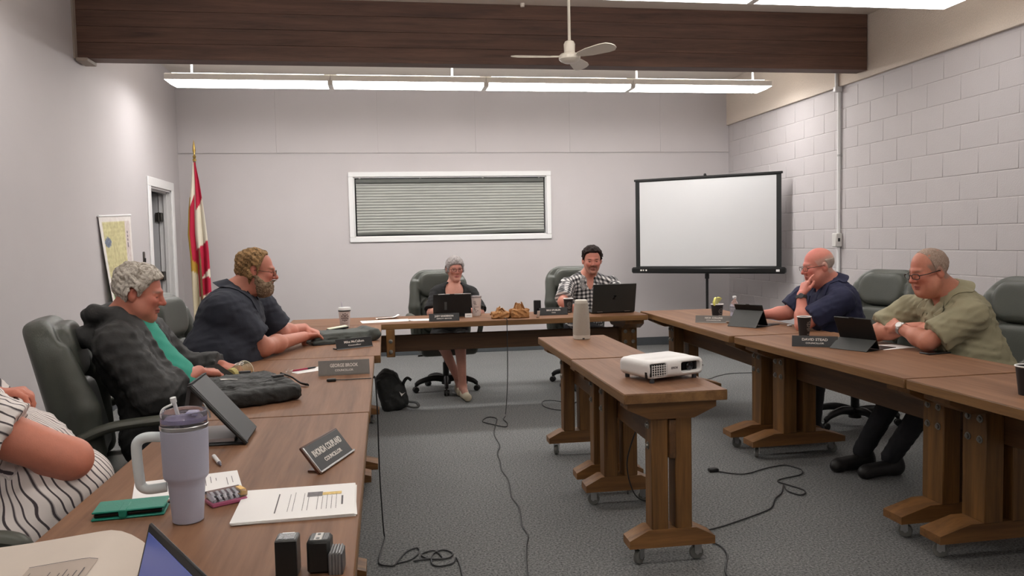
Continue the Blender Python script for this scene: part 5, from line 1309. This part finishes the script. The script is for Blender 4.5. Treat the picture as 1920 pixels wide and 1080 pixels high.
def lens_mat():
    m = bpy.data.materials.new('spectacle_lens'); m.use_nodes = True; t = m.node_tree; t.nodes.remove(t.nodes['Principled BSDF']); L = t.links.new
    a = nd(t, 'ShaderNodeBsdfTransparent'); g = nd(t, 'ShaderNodeBsdfGlossy'); g.inputs['Roughness'].default_value = .05; f = nd(t, 'ShaderNodeMixShader'); f.inputs[0].default_value = .08
    L(a.outputs[0], f.inputs[1]); L(g.outputs[0], f.inputs[2]); L(f.outputs[0], t.nodes['Material Output'].inputs[0]); return m
M_LENS = lens_mat()
def garment(P, name, m, o=.0, sleeve=.75, step=.009, fold=(.006, 22), seed=1, neck=None, loose=.014, vopen=None, hem=None, color=None, cuffdir=None, extra=None, full=False, shoulder=0.):
    """Shirt or jacket: torso grown by o, sleeves to a fraction of the upper arm (or the whole arm)."""
    pts = np.array([P[k] for k in ('pv', 'nb', 'sl', 'sr', 'el', 'er')] + ([P['wl'], P['wr']] if full else [])); lo, hi = pts.min(0) - .26, pts.max(0) + .2
    lo[2] = max(lo[2], np.array(P['pv'])[2] - .17); g = SDF.around(lo, hi, step); torso(g, P, o); M, L = torso_frame(P)
    for sd in 'lr':
        S, E_, Wr = (np.array(P[c + sd]) for c in ('s', 'e', 'w')); a = P.get('arm', 1.); d = E_ - S
        if full:
            g.cap(S, E_, .056 * a + o + loose + shoulder, .05 * a + o + loose, .04); c = E_ + (Wr - E_) * .97; v = nrm(Wr - E_)
            g.cap(E_, E_ + (Wr - E_) * 1.1, .05 * a + o + loose, .036 * a + o + loose * .8, .03, cut=(c, v))
        else:
            c = S + d * sleeve; v = nrm(nrm(d) + np.array(cuffdir if cuffdir is not None else (0, 0, 0)))
            g.cap(S, S + d * (sleeve + .25), .057 * a + o + loose * .6 + shoulder, .050 * a + o + loose * 1.5, .035, cut=(c, v))
    if fold: g.fold(fold[0], fold[1], seed, (.7, .7, 1.2))
    nb = np.array(P['nb']); nr = P.get('neck', .058)
    H = np.array(P['head']); up = nrm(H - nb)
    g.cap(nb + up * .005 - M[:, 2] * 0, nb + up * .3, nr + .006, nr + .06, .012, 's')
    if extra: extra(g, M, L)
    if neck:
        for c, r in neck: g.ell(nb + M @ np.array(c), r, M, .015, 's')
    if hem is not None: g.rbox(np.array(P['pv']) + M @ np.array([0, 0, hem - .3]), (.6, .6, .3), .001, M, .01, 's')
    P['gsdf'] = g
    return g.build(name, m, P['t'], P['base'], color, smooth=1)
def collar(P, m, r=.068, h=.055, flare=.045, gap=50, name='collar', rise=.035, lift=.005):
    """Folded shirt collar round the neck, open at the front by gap degrees, laid on the shirt's surface."""
    M, L = torso_frame(P); nb = np.array(P['nb']); H = np.array(P['head']); up = nrm(nrm(H - nb) + M[:, 2] * .6); f = M[:, 1] - up * (M[:, 1] @ up); f = nrm(f); rr = np.cross(f, up); g = P['gsdf']
    c0 = nb + f * .006
    def fn(u, v):
        a = R_(gap / 2 + (360 - gap) * u); ca, sa = math.cos(a), math.sin(a); fr = max(0, ca); k = 1 - abs(2 * u - 1); pt = (1 - min(1, k * 5)) ** 1.5
        if v < .3: q = v / .3; rad = r * (1.0 - .02 * q); z = rise * q
        elif v < .42: q = (v - .3) / .12; rad = r * (.98 + .10 * q); z = rise + .004 * math.sin(q * 3.1)
        else: q = (v - .42) / .58; rad = r * 1.08 + (flare + .02 * pt) * q; z = rise - (h + .03 * pt) * q
        z -= .030 * fr
        p = c0 + f * rad * ca * 1.05 + rr * rad * sa + up * z
        if v > .25:
            for _ in range(4):
                d = g.val(p)
                if d < lift + .001: p = p + g.grad(p) * (lift + .001 - d)
        return tuple(p - P['base'])
    return MB().sheet(fn, 44, 10, .003).build(name, m, P['t'])
def placket(P, m, mb, z0=-.09, z1=-.42, n=4, w=.016):
    """Button strip down the front of a shirt, laid on its surface."""
    M, L = torso_frame(P); nb = np.array(P['nb']); g = P['gsdf']
    def hit(x, z):
        p = nb + M @ np.array([x, .34, z]); d = -M[:, 1]
        for _ in range(90):
            v = g.val(p)
            if v < .003: break
            p = p + d * min(.012, max(.003, v * .7))
        return p
    MB().sheet(lambda u, v: tuple(hit((u - .5) * 2 * w, z0 + (z1 - z0) * v) - P['base']), 2, 24, .002).build('placket', m, P['t'])
    for i in range(n):
        p = hit(0, z0 + (z1 - z0) * (i + .5) / n); q = g.grad(p)
        MB().sphere(tuple(p + q * .003 - P['base']), .0055, 8, 5).build('button', mb, P['t'])
def trousers(P, m, knees, feet, shoe=None, r=.085, sole=None):
    base = P['base']; pv = np.array(P['pv']); pts = np.array([pv] + list(knees) + list(feet)); g = SDF.around(pts.min(0) - .17, pts.max(0) + .17, .014)
    M, L = torso_frame(P); B = P['build']['hip']; g.ell(pv, (B[0] + .012, B[1] + .012, .13), M, .05); r_ = M[:, 0]
    for i, sg in ((0, -1), (1, 1)):
        hip = pv + r_ * sg * .09; g.cap(hip, knees[i], r, r * .74, .05); an = np.array(feet[i]) + [0, 0, .11]
        g.cap(knees[i], an, r * .74, r * .6, .03)
    g.fold(.005, 55, 6); g.build('trousers', m, P['t'], base, smooth=1)
    if shoe is not None:
        for i in (0, 1):
            a = np.array(feet[i]); d = nrm(np.array(P.get('toe', M[:, 1] * [1, 1, 0]))); g = SDF.around(a - .26, a + .26, .008)
            g.cap(a + [0, 0, .05] - d * .04, a + [0, 0, .045] + d * .16, .045, .04, .03); g.cap(a + [0, 0, .09] - d * .03, a + [0, 0, .05] - d * .03, .045, .045, .03)
            g.cap(a + [0, 0, .035] + d * .19, a + [0, 0, .035] + d * .19, .035, None, .03); g.rbox(a + [0, 0, -.1], (.4, .4, .1), .001, None, .004, 's'); g.build('shoe', shoe, P['t'], base, smooth=1)
def lace_shape(): pass
def watch(P, s, m_strap, m_case, at=.93, r=.033, toward=(0, -1, .3)):
    E_, Wr = np.array(P['e' + s]), np.array(P['w' + s]); c = E_ + (Wr - E_) * at; d = nrm(Wr - E_); n = np.array(toward, float); n = nrm(n - d * (n @ d)); b = np.cross(d, n); bs = P['base']
    ring = [c + (n * math.cos(a) + b * math.sin(a)) * r - bs for a in np.linspace(0, 2 * math.pi, 22, endpoint=False)]
    t = MB().tube(ring, .009, 8, closed=True, flat=(.35, 1)) if False else MB()
    V = []; 
    for a in np.linspace(0, 2 * math.pi, 22, endpoint=False):
        rad = n * math.cos(a) + b * math.sin(a)
        for o, q in ((-.011, r), (-.011, r + .0035), (.011, r + .0035), (.011, r)): V.append(tuple(c + rad * q + d * o - bs))
    F = [(4 * i + j, 4 * ((i + 1) % 22) + j, 4 * ((i + 1) % 22) + (j + 1) % 4, 4 * i + (j + 1) % 4) for i in range(22) for j in range(4)]
    o = t.add(V, F).build('watch_strap', m_strap, P['t'])
    Mx = Matrix((tuple(b), tuple(d), tuple(n))).transposed().to_4x4(); Mx.translation = c + n * (r + .001) - bs
    MB().at(Mx).lathe([(0, 0), (.017, 0), (.0185, .003), (.0185, .008), (.0165, .010), (0, .010)], 20).build('watch_case', m_case, o)
def grow(p, q, t): return list(np.array(p) + (np.array(q) - np.array(p)) * t)

# ---- palette for people
M_NAVY = mat('navy_polo_cotton', (34, 37, 64), .85, var=.1, vscale=9, bump=.12, bscale=240)
M_INKBLUE = mat('ink_blue_shirt', (42, 45, 56), .85, var=.1, vscale=9, bump=.12, bscale=200)
M_JACK = mat('dark_grey_softshell', (52, 52, 52), .7, var=.12, vscale=10, bump=.15, bscale=90)
M_GREEN = mat('teal_polo', (52, 150, 130), .85, var=.08, vscale=10, bump=.12, bscale=220)
M_KHAKI = mat('khaki_shirt', (146, 140, 114), .85, var=.06, vscale=8, bump=.12, bscale=220)
M_BLK = mat('black_top', (22, 22, 24), .85, var=.15, vscale=10, bump=.12, bscale=200)
M_TROU = mat('dark_trousers', (38, 38, 42), .85, var=.12, vscale=10, bump=.1, bscale=150)
M_SHOE = mat('dark_shoe', (34, 32, 32), .5, var=.12, vscale=12)
M_CREAM = mat('cream_shoe', (206, 196, 172), .6, var=.05, vscale=20)
M_FRAME = mat('dark_spectacle_frame', (36, 28, 28), .35, var=.05); M_FRAMEM = mat('metal_spectacle_frame', (84, 76, 70), .3, .8, var=.05)
M_STRAP = mat('dark_watch_strap', (44, 44, 44), .5, var=.1)
def plaid():
    m = bpy.data.materials.new('black_white_plaid'); m.use_nodes = True; t = m.node_tree; b = t.nodes['Principled BSDF']; L = t.links.new; b.inputs['Roughness'].default_value = .85
    at = nd(t, 'ShaderNodeAttribute', attribute_name='Col'); sx = nd(t, 'ShaderNodeSeparateColor'); L(at.outputs['Color'], sx.inputs[0])
    def band(o, per):
        a = nd(t, 'ShaderNodeMath', operation='MULTIPLY'); a.inputs[1].default_value = 2 * math.pi / per; L(o, a.inputs[0])
        s = nd(t, 'ShaderNodeMath', operation='SINE'); L(a.outputs[0], s.inputs[0]); r = nd(t, 'ShaderNodeMapRange'); r.inputs[1].default_value = -.3; r.inputs[2].default_value = .3; L(s.outputs[0], r.inputs[0])
        return r.outputs[0]
    bx, bz = band(sx.outputs[0], .036), band(sx.outputs[1], .036)
    ad = nd(t, 'ShaderNodeMath', operation='ADD'); L(bx, ad.inputs[0]); L(bz, ad.inputs[1])
    cr = nd(t, 'ShaderNodeValToRGB'); cr.color_ramp.interpolation = 'LINEAR'; e = cr.color_ramp.elements; e[0].position = .0; e[0].color = lin((216, 214, 212)); e[1].position = 1.; e[1].color = lin((20, 20, 24))
    k = cr.color_ramp.elements.new(.5); k.color = lin((112, 110, 112))
    hf = nd(t, 'ShaderNodeMath', operation='MULTIPLY'); hf.inputs[1].default_value = .5; L(ad.outputs[0], hf.inputs[0]); L(hf.outputs[0], cr.inputs[0]); L(cr.outputs[0], b.inputs['Base Color']); return m
def stripes():
    m = bpy.data.materials.new('striped_blouse_cotton'); m.use_nodes = True; t = m.node_tree; b = t.nodes['Principled BSDF']; L = t.links.new; b.inputs['Roughness'].default_value = .85
    at = nd(t, 'ShaderNodeAttribute', attribute_name='Col'); sx = nd(t, 'ShaderNodeSeparateColor'); L(at.outputs['Color'], sx.inputs[0])
    def band(per, lo, hi, ph):
        a = nd(t, 'ShaderNodeMath', operation='MULTIPLY_ADD'); a.inputs[1].default_value = 2 * math.pi / per; a.inputs[2].default_value = ph; L(sx.outputs[0], a.inputs[0])
        s = nd(t, 'ShaderNodeMath', operation='SINE'); L(a.outputs[0], s.inputs[0]); r = nd(t, 'ShaderNodeMapRange'); r.inputs[1].default_value = lo; r.inputs[2].default_value = hi; L(s.outputs[0], r.inputs[0]); return r.outputs[0]
    mx = nd(t, 'ShaderNodeMath', operation='MAXIMUM'); L(band(.0215, .70, .86, 0), mx.inputs[0])
    m2 = nd(t, 'ShaderNodeMath', operation='MULTIPLY'); m2.inputs[1].default_value = .55; L(band(.0645, .9, .97, 1.0), m2.inputs[0]); L(m2.outputs[0], mx.inputs[1])
    cr = nd(t, 'ShaderNodeValToRGB'); e = cr.color_ramp.elements; e[0].color = lin((226, 218, 214)); e[1].color = lin((72, 64, 68)); L(mx.outputs[0], cr.inputs[0]); L(cr.outputs[0], b.inputs['Base Color']); return m

FULL = ([-.13, -.05, -.03, -.02, .02, .032, .055, .078, .1, .14], [-.07, -.062, -.05, -.01, -.012, .02, .062, .078, .088, .1])
RECEDE = ([-.13, -.05, -.03, -.012, .012, .025, .035, .05, .08, .14], [-.12, -.115, -.10, -.05, -.02, .03, .07, .098, .112, .13])

# ---- man in the dark hooded jacket looking down at his phone
def man_jacket():
    P = dict(pv=(-1.0, 3.68, .58), nb=(-1.145, 3.70, 1.11), sl=(-1.10, 3.92, 1.02), sr=(-1.10, 3.50, 1.02), el=(-.98, 4.03, .83), er=(-.955, 3.47, .815), wl=(-.79, 4.0, .845), wr=(-.835, 3.73, .862),
             head=(-1.06, 3.70, 1.226), face=(2, 13, 0), hs=.97, neck=.063, arm=1.1, res=.0032,
             build=dict(hip=(.18, .14), belly=(.18, .165), chest=(.185, .14), bf=.07, cf=.01),
             hands=[dict(s='r', d=(.75, .62, -.16), n=(-.1, .15, -1), side=1, curl=(34, 38, 44, 50), thumb=(.35, .6), res=.0042), dict(s='l', d=(.85, -.35, -.2), n=(.1, .2, -1), side=-1, curl=(40, 45, 50, 55))])
    sp = dict(skin=(188, 122, 102), face=dict(eyes='down', brow=(150, 136, 124), heavy=True, nose=1.0, red=(190, 92, 80), brow_w=.6))
    person('man with curly grey hair in a dark hooded jacket looking down at a phone', P, sp)
    hair(P, 'hair', hair_mat('curly_grey_hair', (140, 130, 118), (218, 212, 202), 48), .012, FULL, .0048, 70, 3, .010, step=.004)
    garment(P, 'shirt', M_GREEN, .002, .5, .01, (.003, 60), 2)
    P['gs1'] = P['gsdf']
    def hood(g, M, L):
        nb = np.array(P['nb']); pts = [nb + M @ np.array([.10 * math.cos(a), -.035 + .085 * math.sin(a), .035 - .05 * max(0, math.sin(a))]) for a in np.linspace(math.pi * 1.0, math.pi * 2.0, 7)]
        pts = [nb + M @ np.array(q) for q in ((-.115, .09, -.06), (-.115, .03, .02), (-.095, -.06, .055), (0, -.11, .055), (.095, -.06, .055), (.115, .03, .02), (.115, .09, -.06))]
        for a, b in zip(pts[:-1], pts[1:]): g.cap(a, b, .034, .034, .02)
        g.cap(nb + M @ np.array([-.07, -.135, -.03]), nb + M @ np.array([.07, -.135, -.03]), .05, .05, .03); g.fold(.004, 40, 8)
        # front opening
        g.cap(nb + M @ np.array([0, .15, .06]), nb + M @ np.array([0, .32, -.52]), .085, .15, .02, 's')
    garment(P, 'jacket', M_JACK, .014, 1, .0085, (.0062, 58), 4, full=True, loose=.016, extra=hood)
    P['gsdf'] = P['gs1']; collar(P, M_GREEN, .066, .045, .03, 60)
    trousers(P, M_TROU, [(-.68, 3.78, .52), (-.68, 3.58, .52)], [(-.62, 3.8, 0), (-.62, 3.58, 0)], M_SHOE)
    ph = thing('mobile_phone', 'phone held by the grey-haired man in the dark jacket', 'phone', (-.765, 3.845, .838), R_(45)); Mp = T(rx=R_(20), ry=R_(-4))
    MB().at(Mp).box(-.037, -.072, -.005, .037, .072, .004, .004).build('shell', mat('phone_case_white', (200, 196, 200), .4, var=.05), ph); MB().at(Mp).box(-.034, -.069, .004, .034, .069, .0048).build('display', M_BLACKG, ph)
man_jacket()

# ---- bearded man leaning on the table
def man_beard():
    P = dict(pv=(-1.03, 4.72, .60), nb=(-.872, 4.90, 1.155), sl=(-.76, 5.12, 1.04), sr=(-.90, 4.68, 1.06), el=(-.655, 5.16, .865), er=(-.70, 4.75, .835), wl=(-.535, 5.42, .87), wr=(-.515, 5.21, .838),
             head=(-.745, 4.90, 1.275), face=(3, 8, 0), hs=1.04, neck=.07, arm=1.28, res=.0034,
             build=dict(hip=(.22, .19), belly=(.235, .225), chest=(.22, .18), bf=.05, cf=.03, sh=.075),
             hands=[dict(s='r', d=(.55, .82, -.12), n=(.35, -.25, -.9), side=1, curl=(12, 16, 20, 24), thumb=(.7, .7), size=1.08), dict(s='l', d=(.75, -.1, -.3), n=(.1, .0, -1), side=-1, curl=(20, 24, 28, 30), size=1.08)])
    sp = dict(skin=(192, 128, 108), face=dict(eyes='down', brow=(128, 96, 70), heavy=True, nose=1.05, red=(192, 92, 82)))
    person('big bearded man with curly sandy hair and glasses in a dark navy short-sleeved shirt', P, sp)
    hair(P, 'hair', hair_mat('curly_sandy_hair', (84, 66, 44), (170, 134, 92), 55), .016, RECEDE, .006, 62, 5, -.004, step=.0045)
    beard(P, hair_mat('sandy_grey_beard', (98, 78, 60), (168, 148, 124), 90))
    glasses(P, M_FRAMEM, .023, .017, .0015, .004)
    garment(P, 'shirt', M_INKBLUE, .006, .80, .0095, (.0055, 55), 6, loose=.022)
    collar(P, M_INKBLUE, .078, .06, .05, 40)
    trousers(P, M_TROU, [(-.6, 4.98, .54), (-.6, 4.66, .54)], [(-.55, 5.0, 0), (-.55, 4.66, 0)], M_SHOE, .1)
man_beard()

# ---- woman in black under the window
def woman_black():
    P = dict(pv=(.60, 7.55, .53), nb=(.645, 7.52, 1.005), sl=(.80, 7.50, .925), sr=(.49, 7.50, .935), el=(.87, 7.36, .75), er=(.42, 7.36, .77), wl=(.74, 7.16, .80), wr=(.52, 7.14, .80),
             head=(.658, 7.49, 1.168), face=(-82, 6, 0), hs=.94, neck=.05, arm=.95, res=.0042, zmin=0.,
             build=dict(hip=(.17, .13), belly=(.165, .14), chest=(.165, .125), bf=.03, cf=.02, sh=.052),
             hands=[dict(s='l', d=(-.9, -.3, -.1), n=(0, 0, -1), side=-1, size=.9, res=.006), dict(s='r', d=(.9, -.3, -.1), n=(0, 0, -1), side=1, size=.9, res=.006)],
             legs=[((.52, 7.5, .53), (.50, 7.16, .50), .07, .055), ((.68, 7.5, .53), (.655, 7.12, .50), .07, .055), ((.655, 7.12, .50), (.675, 7.16, .10), .052, .033), ((.50, 7.16, .5), (.66, 7.42, .12), .052, .033), ((.675, 7.16, .10), (.69, 7.06, .045), .033, .028), ((.66, 7.42, .12), (.66, 7.33, .045), .033, .028)])
    sp = dict(skin=(200, 146, 130), face=dict(eyes='open', brow=(140, 112, 100), red=(196, 112, 100), brow_w=.5, lip=(168, 92, 92)))
    person('woman with short grey hair and glasses in a black top under the window', P, sp)
    hl_ = ([-.13, -.05, -.03, -.02, .03, .045, .07, .088, .1, .14], [-.085, -.085, -.07, -.045, -.03, .02, .048, .056, .06, .07])
    hair(P, 'hair', hair_mat('short_silver_hair', (122, 116, 116), (186, 180, 178), 110), .011, hl_, .0016, 100, 7, .006)
    glasses(P, mat('brown_spectacle_frame', (104, 52, 46), .4, var=.05), .025, .016, .0022)
    garment(P, 'blouse', M_BLK, .006, .92, .009, (.004, 60), 9, neck=[((0, .085, -.035), (.085, .10, .088)), ((0, .02, .0), (.09, .07, .03))], loose=.018)
    g = SDF.around((.3, 7.0, .35), (.9, 7.75, .75), .012)
    for a, b in (((.52, 7.5, .53), (.5, 7.2, .51)), ((.68, 7.5, .53), (.655, 7.16, .51))): g.cap(a, b, .095, .082, .05)
    g.ell(P['pv'], (.19, .15, .14), None, .05); g.fold(.004, 50, 3); g.build('skirt', M_BLK, P['t'], P['base'])
    for f_, d in (((.69, 7.085, 0), (.12, -1, 0)), ((.66, 7.35, 0), (0, -1, 0))):
        a = np.array(f_); d = nrm(d); g = SDF.around(a - .18, a + .18, .006)
        g.cap(a + [0, 0, .04] + d * -.06, a + [0, 0, .036] + d * .09, .036, .036, .02); g.cap(a + [0, 0, .075] - d * .06, a + [0, 0, .04] - d * .05, .034, .034, .03); g.rbox(a + [0, 0, -.1], (.3, .3, .1), .001, None, .004, 's'); g.build('shoe', M_CREAM, P['t'], P['base'])
woman_black()

# ---- man in the plaid shirt
def man_plaid():
    P = dict(pv=(1.90, 7.52, .57), nb=(1.915, 7.40, 1.07), sl=(2.125, 7.34, .985), sr=(1.705, 7.34, .985), el=(2.22, 7.08, .83), er=(1.60, 7.08, .86), wl=(2.05, 6.98, .84), wr=(1.615, 7.0, .81),
             head=(1.937, 7.30, 1.222), face=(-98, 8, 0), hs=1.06, neck=.062, arm=1.05, res=.0042,
             build=dict(hip=(.18, .14), belly=(.18, .15), chest=(.19, .135), bf=.03, cf=.02, sh=.062),
             hands=[dict(s='r', d=(.75, -.3, -.25), n=(.5, .7, -.3), side=1, curl=(30, 32, 34, 36), res=.006), dict(s='l', d=(-.7, -.3, -.1), n=(0, 0, -1), side=-1, res=.006)])
    P['wr'] = (1.625, 7.02, .80)
    sp = dict(skin=(200, 138, 120), face=dict(eyes='open', brow=(58, 38, 32), brow_w=.95, red=(192, 100, 90), stubble=(120, 84, 70), goatee=True))
    person('man with short dark hair and goatee in a black and white plaid shirt', P, sp)
    hl_ = ([-.13, -.05, -.03, -.02, .012, .03, .05, .078, .09, .14], [-.07, -.06, -.04, -.005, -.01, .03, .07, .084, .09, .10])
    hair(P, 'hair', hair_mat('dark_brown_hair', (20, 14, 13), (48, 34, 30), 110), .006, hl_, .004, 90, 11, .012)
    def pc(V):
        M, L = torso_frame(P); l = (V - np.array(P['pv'])) @ M; c = np.zeros((len(V), 3)); c[:, 0] = l[:, 0] + .35 * l[:, 1] + 2; c[:, 1] = l[:, 2] + .3 * l[:, 0] * np.sign(l[:, 0]) * .6 + 2
        for s_, sg in (('l', -1), ('r', 1)):
            S, E_ = np.array(P['s' + s_]), np.array(P['e' + s_]); d = nrm(E_ - S); q = (V - S); al = q @ d; far = (al > .05) & (np.linalg.norm(q - al[:, None] * d, axis=1) < .1)
            sd = nrm(np.cross(d, [0, 1, .3])); c[far, 0] = q[far] @ sd + 2; c[far, 1] = al[far] + 2
        return c
    garment(P, 'shirt', plaid(), .004, .86, .009, (.005, 55), 13, neck=[((0, .09, -.02), (.035, .07, .10))], loose=.018, color=pc)
    co = collar(P, mat('collar_grey_check', (150, 148, 148), .85, var=.5, vscale=45, detail=1), .07, .06, .04, 56)
    trousers(P, M_TROU, [(1.78, 7.12, .53), (2.04, 7.12, .53)], [(1.76, 7.2, 0), (2.06, 7.2, 0)], M_SHOE)
man_plaid()

# ---- bald man with his hand at his mouth
def man_bald():
    P = dict(pv=(3.27, 5.20, .57), nb=(3.115, 5.205, 1.082), sl=(3.075, 4.99, .965), sr=(3.03, 5.42, .965), el=(2.80, 5.02, .81), er=(2.93, 5.45, .85), wl=(2.835, 5.10, 1.008), wr=(2.73, 5.52, .835),
             head=(3.015, 5.20, 1.20), face=(177, 9, 0), hs=1.07, neck=.068, arm=1.14, res=.0036,
             build=dict(hip=(.2, .16), belly=(.2, .19), chest=(.2, .155), bf=.05, cf=.02, sh=.066),
             hands=[dict(s='l', d=(.42, .12, .9), n=(.9, .1, -.35), side=-1, curl=(10, 60, 66, 70), thumb=(.25, .4), res=.0045), dict(s='r', d=(-.85, -.3, -.2), n=(0, 0, -1), side=1, res=.006)])
    sp = dict(skin=(206, 136, 120), face=dict(eyes='down', brow=(170, 150, 138), heavy=True, nose=1.0, red=(200, 92, 88), red_top=True, fuzz=(196, 178, 166), fuzz_w=.5, brow_w=.5))
    person('bald man with glasses in a navy polo shirt resting his mouth on his fist', P, sp)
    hl_ = ([-.13, -.05, -.03, -.022, -.014, .0, .02, .14], [-.06, -.055, -.035, -.005, .03, .2, .2, .2])
    g = hair(P, 'hair', hair_mat('white_stubble_hair', (176, 158, 146), (206, 192, 182), 200), .003, hl_, .001, 160, 17, 0., ztop=.045)
    glasses(P, M_FRAMEM, .024, .016, .0017, .003)
    garment(P, 'polo_shirt', M_NAVY, .005, .80, .009, (.0065, 55), 15, loose=.022, neck=[((0, .08, -.01), (.03, .05, .07))])
    collar(P, M_NAVY, .076, .055, .045, 46)
    placket(P, M_NAVY, M_BATL, -.1, -.24, 2)
    watch(P, 'l', M_STRAP, mat('watch_face_grey', (70, 72, 76), .3, var=.05), .9, .034, (-.5, -.8, 0))
    trousers(P, M_TROU, [(2.95, 5.32, .54), (2.95, 5.08, .54)], [(2.85, 5.34, 0), (2.9, 5.06, 0)], M_SHOE, .09)
man_bald()

# ---- man in the khaki shirt with crossed arms
def man_khaki():
    P = dict(pv=(3.33, 3.98, .57), nb=(3.145, 4.04, 1.08), sl=(3.12, 3.84, .965), sr=(3.06, 4.26, .965), el=(2.905, 3.90, .825), er=(2.88, 4.31, .83), wl=(2.885, 4.12, .885), wr=(2.985, 4.07, .885),
             head=(3.005, 4.03, 1.205), face=(181, 14, 0), hs=1.06, neck=.066, arm=1.14, res=.0036,
             build=dict(hip=(.2, .17), belly=(.2, .205), chest=(.2, .155), bf=.05, cf=.02, sh=.066),
             hands=[dict(s='l', d=(.1, .9, .12), n=(.7, .0, -.6), side=1, curl=(30, 34, 36, 40), thumb=(.3, .4), res=.0045), dict(s='r', d=(.05, -.9, .12), n=(.55, -.1, -.8), side=-1, curl=(24, 28, 32, 36), thumb=(.3, .4), res=.0045)])
    sp = dict(skin=(188, 126, 104), face=dict(eyes='down', brow=(130, 108, 92), heavy=True, nose=1.02, red=(190, 96, 80), fuzz=(140, 122, 110), fuzz_w=.75, brow_w=.6))
    person('man with thin grey hair and dark glasses in a khaki shirt, arms crossed', P, sp)
    hl_ = ([-.13, -.05, -.03, -.02, .012, .022, .032, .05, .07, .14], [-.07, -.06, -.04, -.005, -.005, .05, .10, .125, .13, .14])
    hair(P, 'hair', hair_mat('thin_grey_hair', (146, 124, 110), (180, 160, 147), 160), .0035, hl_, .0012, 150, 19, -.002)
    glasses(P, M_FRAME, .024, .014, .0021, .003)
    garment(P, 'shirt', M_KHAKI, .006, .82, .009, (.0075, 55), 21, loose=.024, neck=[((0, .08, -.01), (.032, .05, .08))])
    collar(P, M_KHAKI, .076, .06, .05, 44)
    placket(P, M_KHAKI, mat('shirt_button', (196, 190, 168), .4, var=.05), -.10, -.46, 5)
    watch(P, 'l', M_STEEL, mat('watch_face_white', (226, 224, 220), .25, var=.03), .86, .033, (-.7, -.4, .6))
    trousers(P, M_TROU, [(2.93, 4.16, .54), (2.95, 3.9, .54)], [(2.82, 4.36, 0), (2.9, 4.2, 0)], M_SHOE, .09)
man_khaki()

# ---- person in the striped blouse at the left edge
def person_striped():
    P = dict(pv=(-1.12, 2.46, .58), nb=(-1.32, 2.47, 1.04), sl=(-1.27, 2.68, .96), sr=(-1.21, 2.27, 1.03), el=(-1.2, 2.78, .84), er=(-.868, 2.33, .845), wl=(-1.155, 2.55, .995), wr=(-1.04, 2.45, .80),
             head=(-1.35, 2.48, 1.2), face=(0, 5, 0), hs=.98, neck=.056, arm=1.3, res=.005,
             build=dict(hip=(.19, .16), belly=(.18, .2), chest=(.18, .15), bf=.09, cf=.03, sh=.06),
             hands=[dict(s='l', d=(.93, -.1, .12), n=(.1, .0, -1), side=-1, curl=(40, 44, 48, 50), thumb=(.4, .5), size=.95, res=.0045), dict(s='r', d=(-.8, .5, .1), n=(0, 0, -1), side=1, res=.008)])
    sp = dict(skin=(200, 128, 106), face=dict(eyes='open', red=(196, 100, 86)))
    person('person in a striped blouse seated at the left edge, elbow bent, mostly outside the frame', P, sp)
    hair(P, 'hair', hair_mat('brown_grey_hair', (90, 72, 60), (150, 132, 116), 110), .016, FULL, .003, 90, 23, .01, step=.007)
    def sc(V):
        c = np.zeros((len(V), 3)); S, E_ = np.array(P['sr']), np.array(P['er']); d = nrm(E_ - S); q = V - S; al = q @ d; near = (al > .0) & (al < .285) & (np.linalg.norm(q - al[:, None] * d, axis=1) < .105)
        a1 = nrm(np.cross(d, [0, 0, 1])); a2 = np.cross(d, a1); ax = np.array([-1.06, 2.45]); w = .004 * np.sin(V[:, 0] * 60 + V[:, 2] * 45) + .003 * np.sin(V[:, 2] * 90)
        c[:, 0] = np.arctan2(V[:, 1] - ax[1], V[:, 0] - ax[0]) * .19 + .32 * V[:, 2] + w + 4
        c[near, 0] = np.arctan2(q[near] @ a2, q[near] @ a1) * .085 + 3
        return c
    def belly(g, M, L):
        g.ell((-.93, 2.44, .735), (.125, .19, .11), None, .06); g.ell((-1.0, 2.40, .66), (.16, .2, .12), None, .05)
    garment(P, 'blouse', stripes(), .006, .60, .008, (.006, 60), 25, loose=.02, color=sc, extra=belly)
    trousers(P, M_BLK, [(-.70, 2.96, .62), (-.62, 2.6, .55)], [(-.6, 3.0, 0), (-.55, 2.6, 0)], M_SHOE, .095)
person_striped()
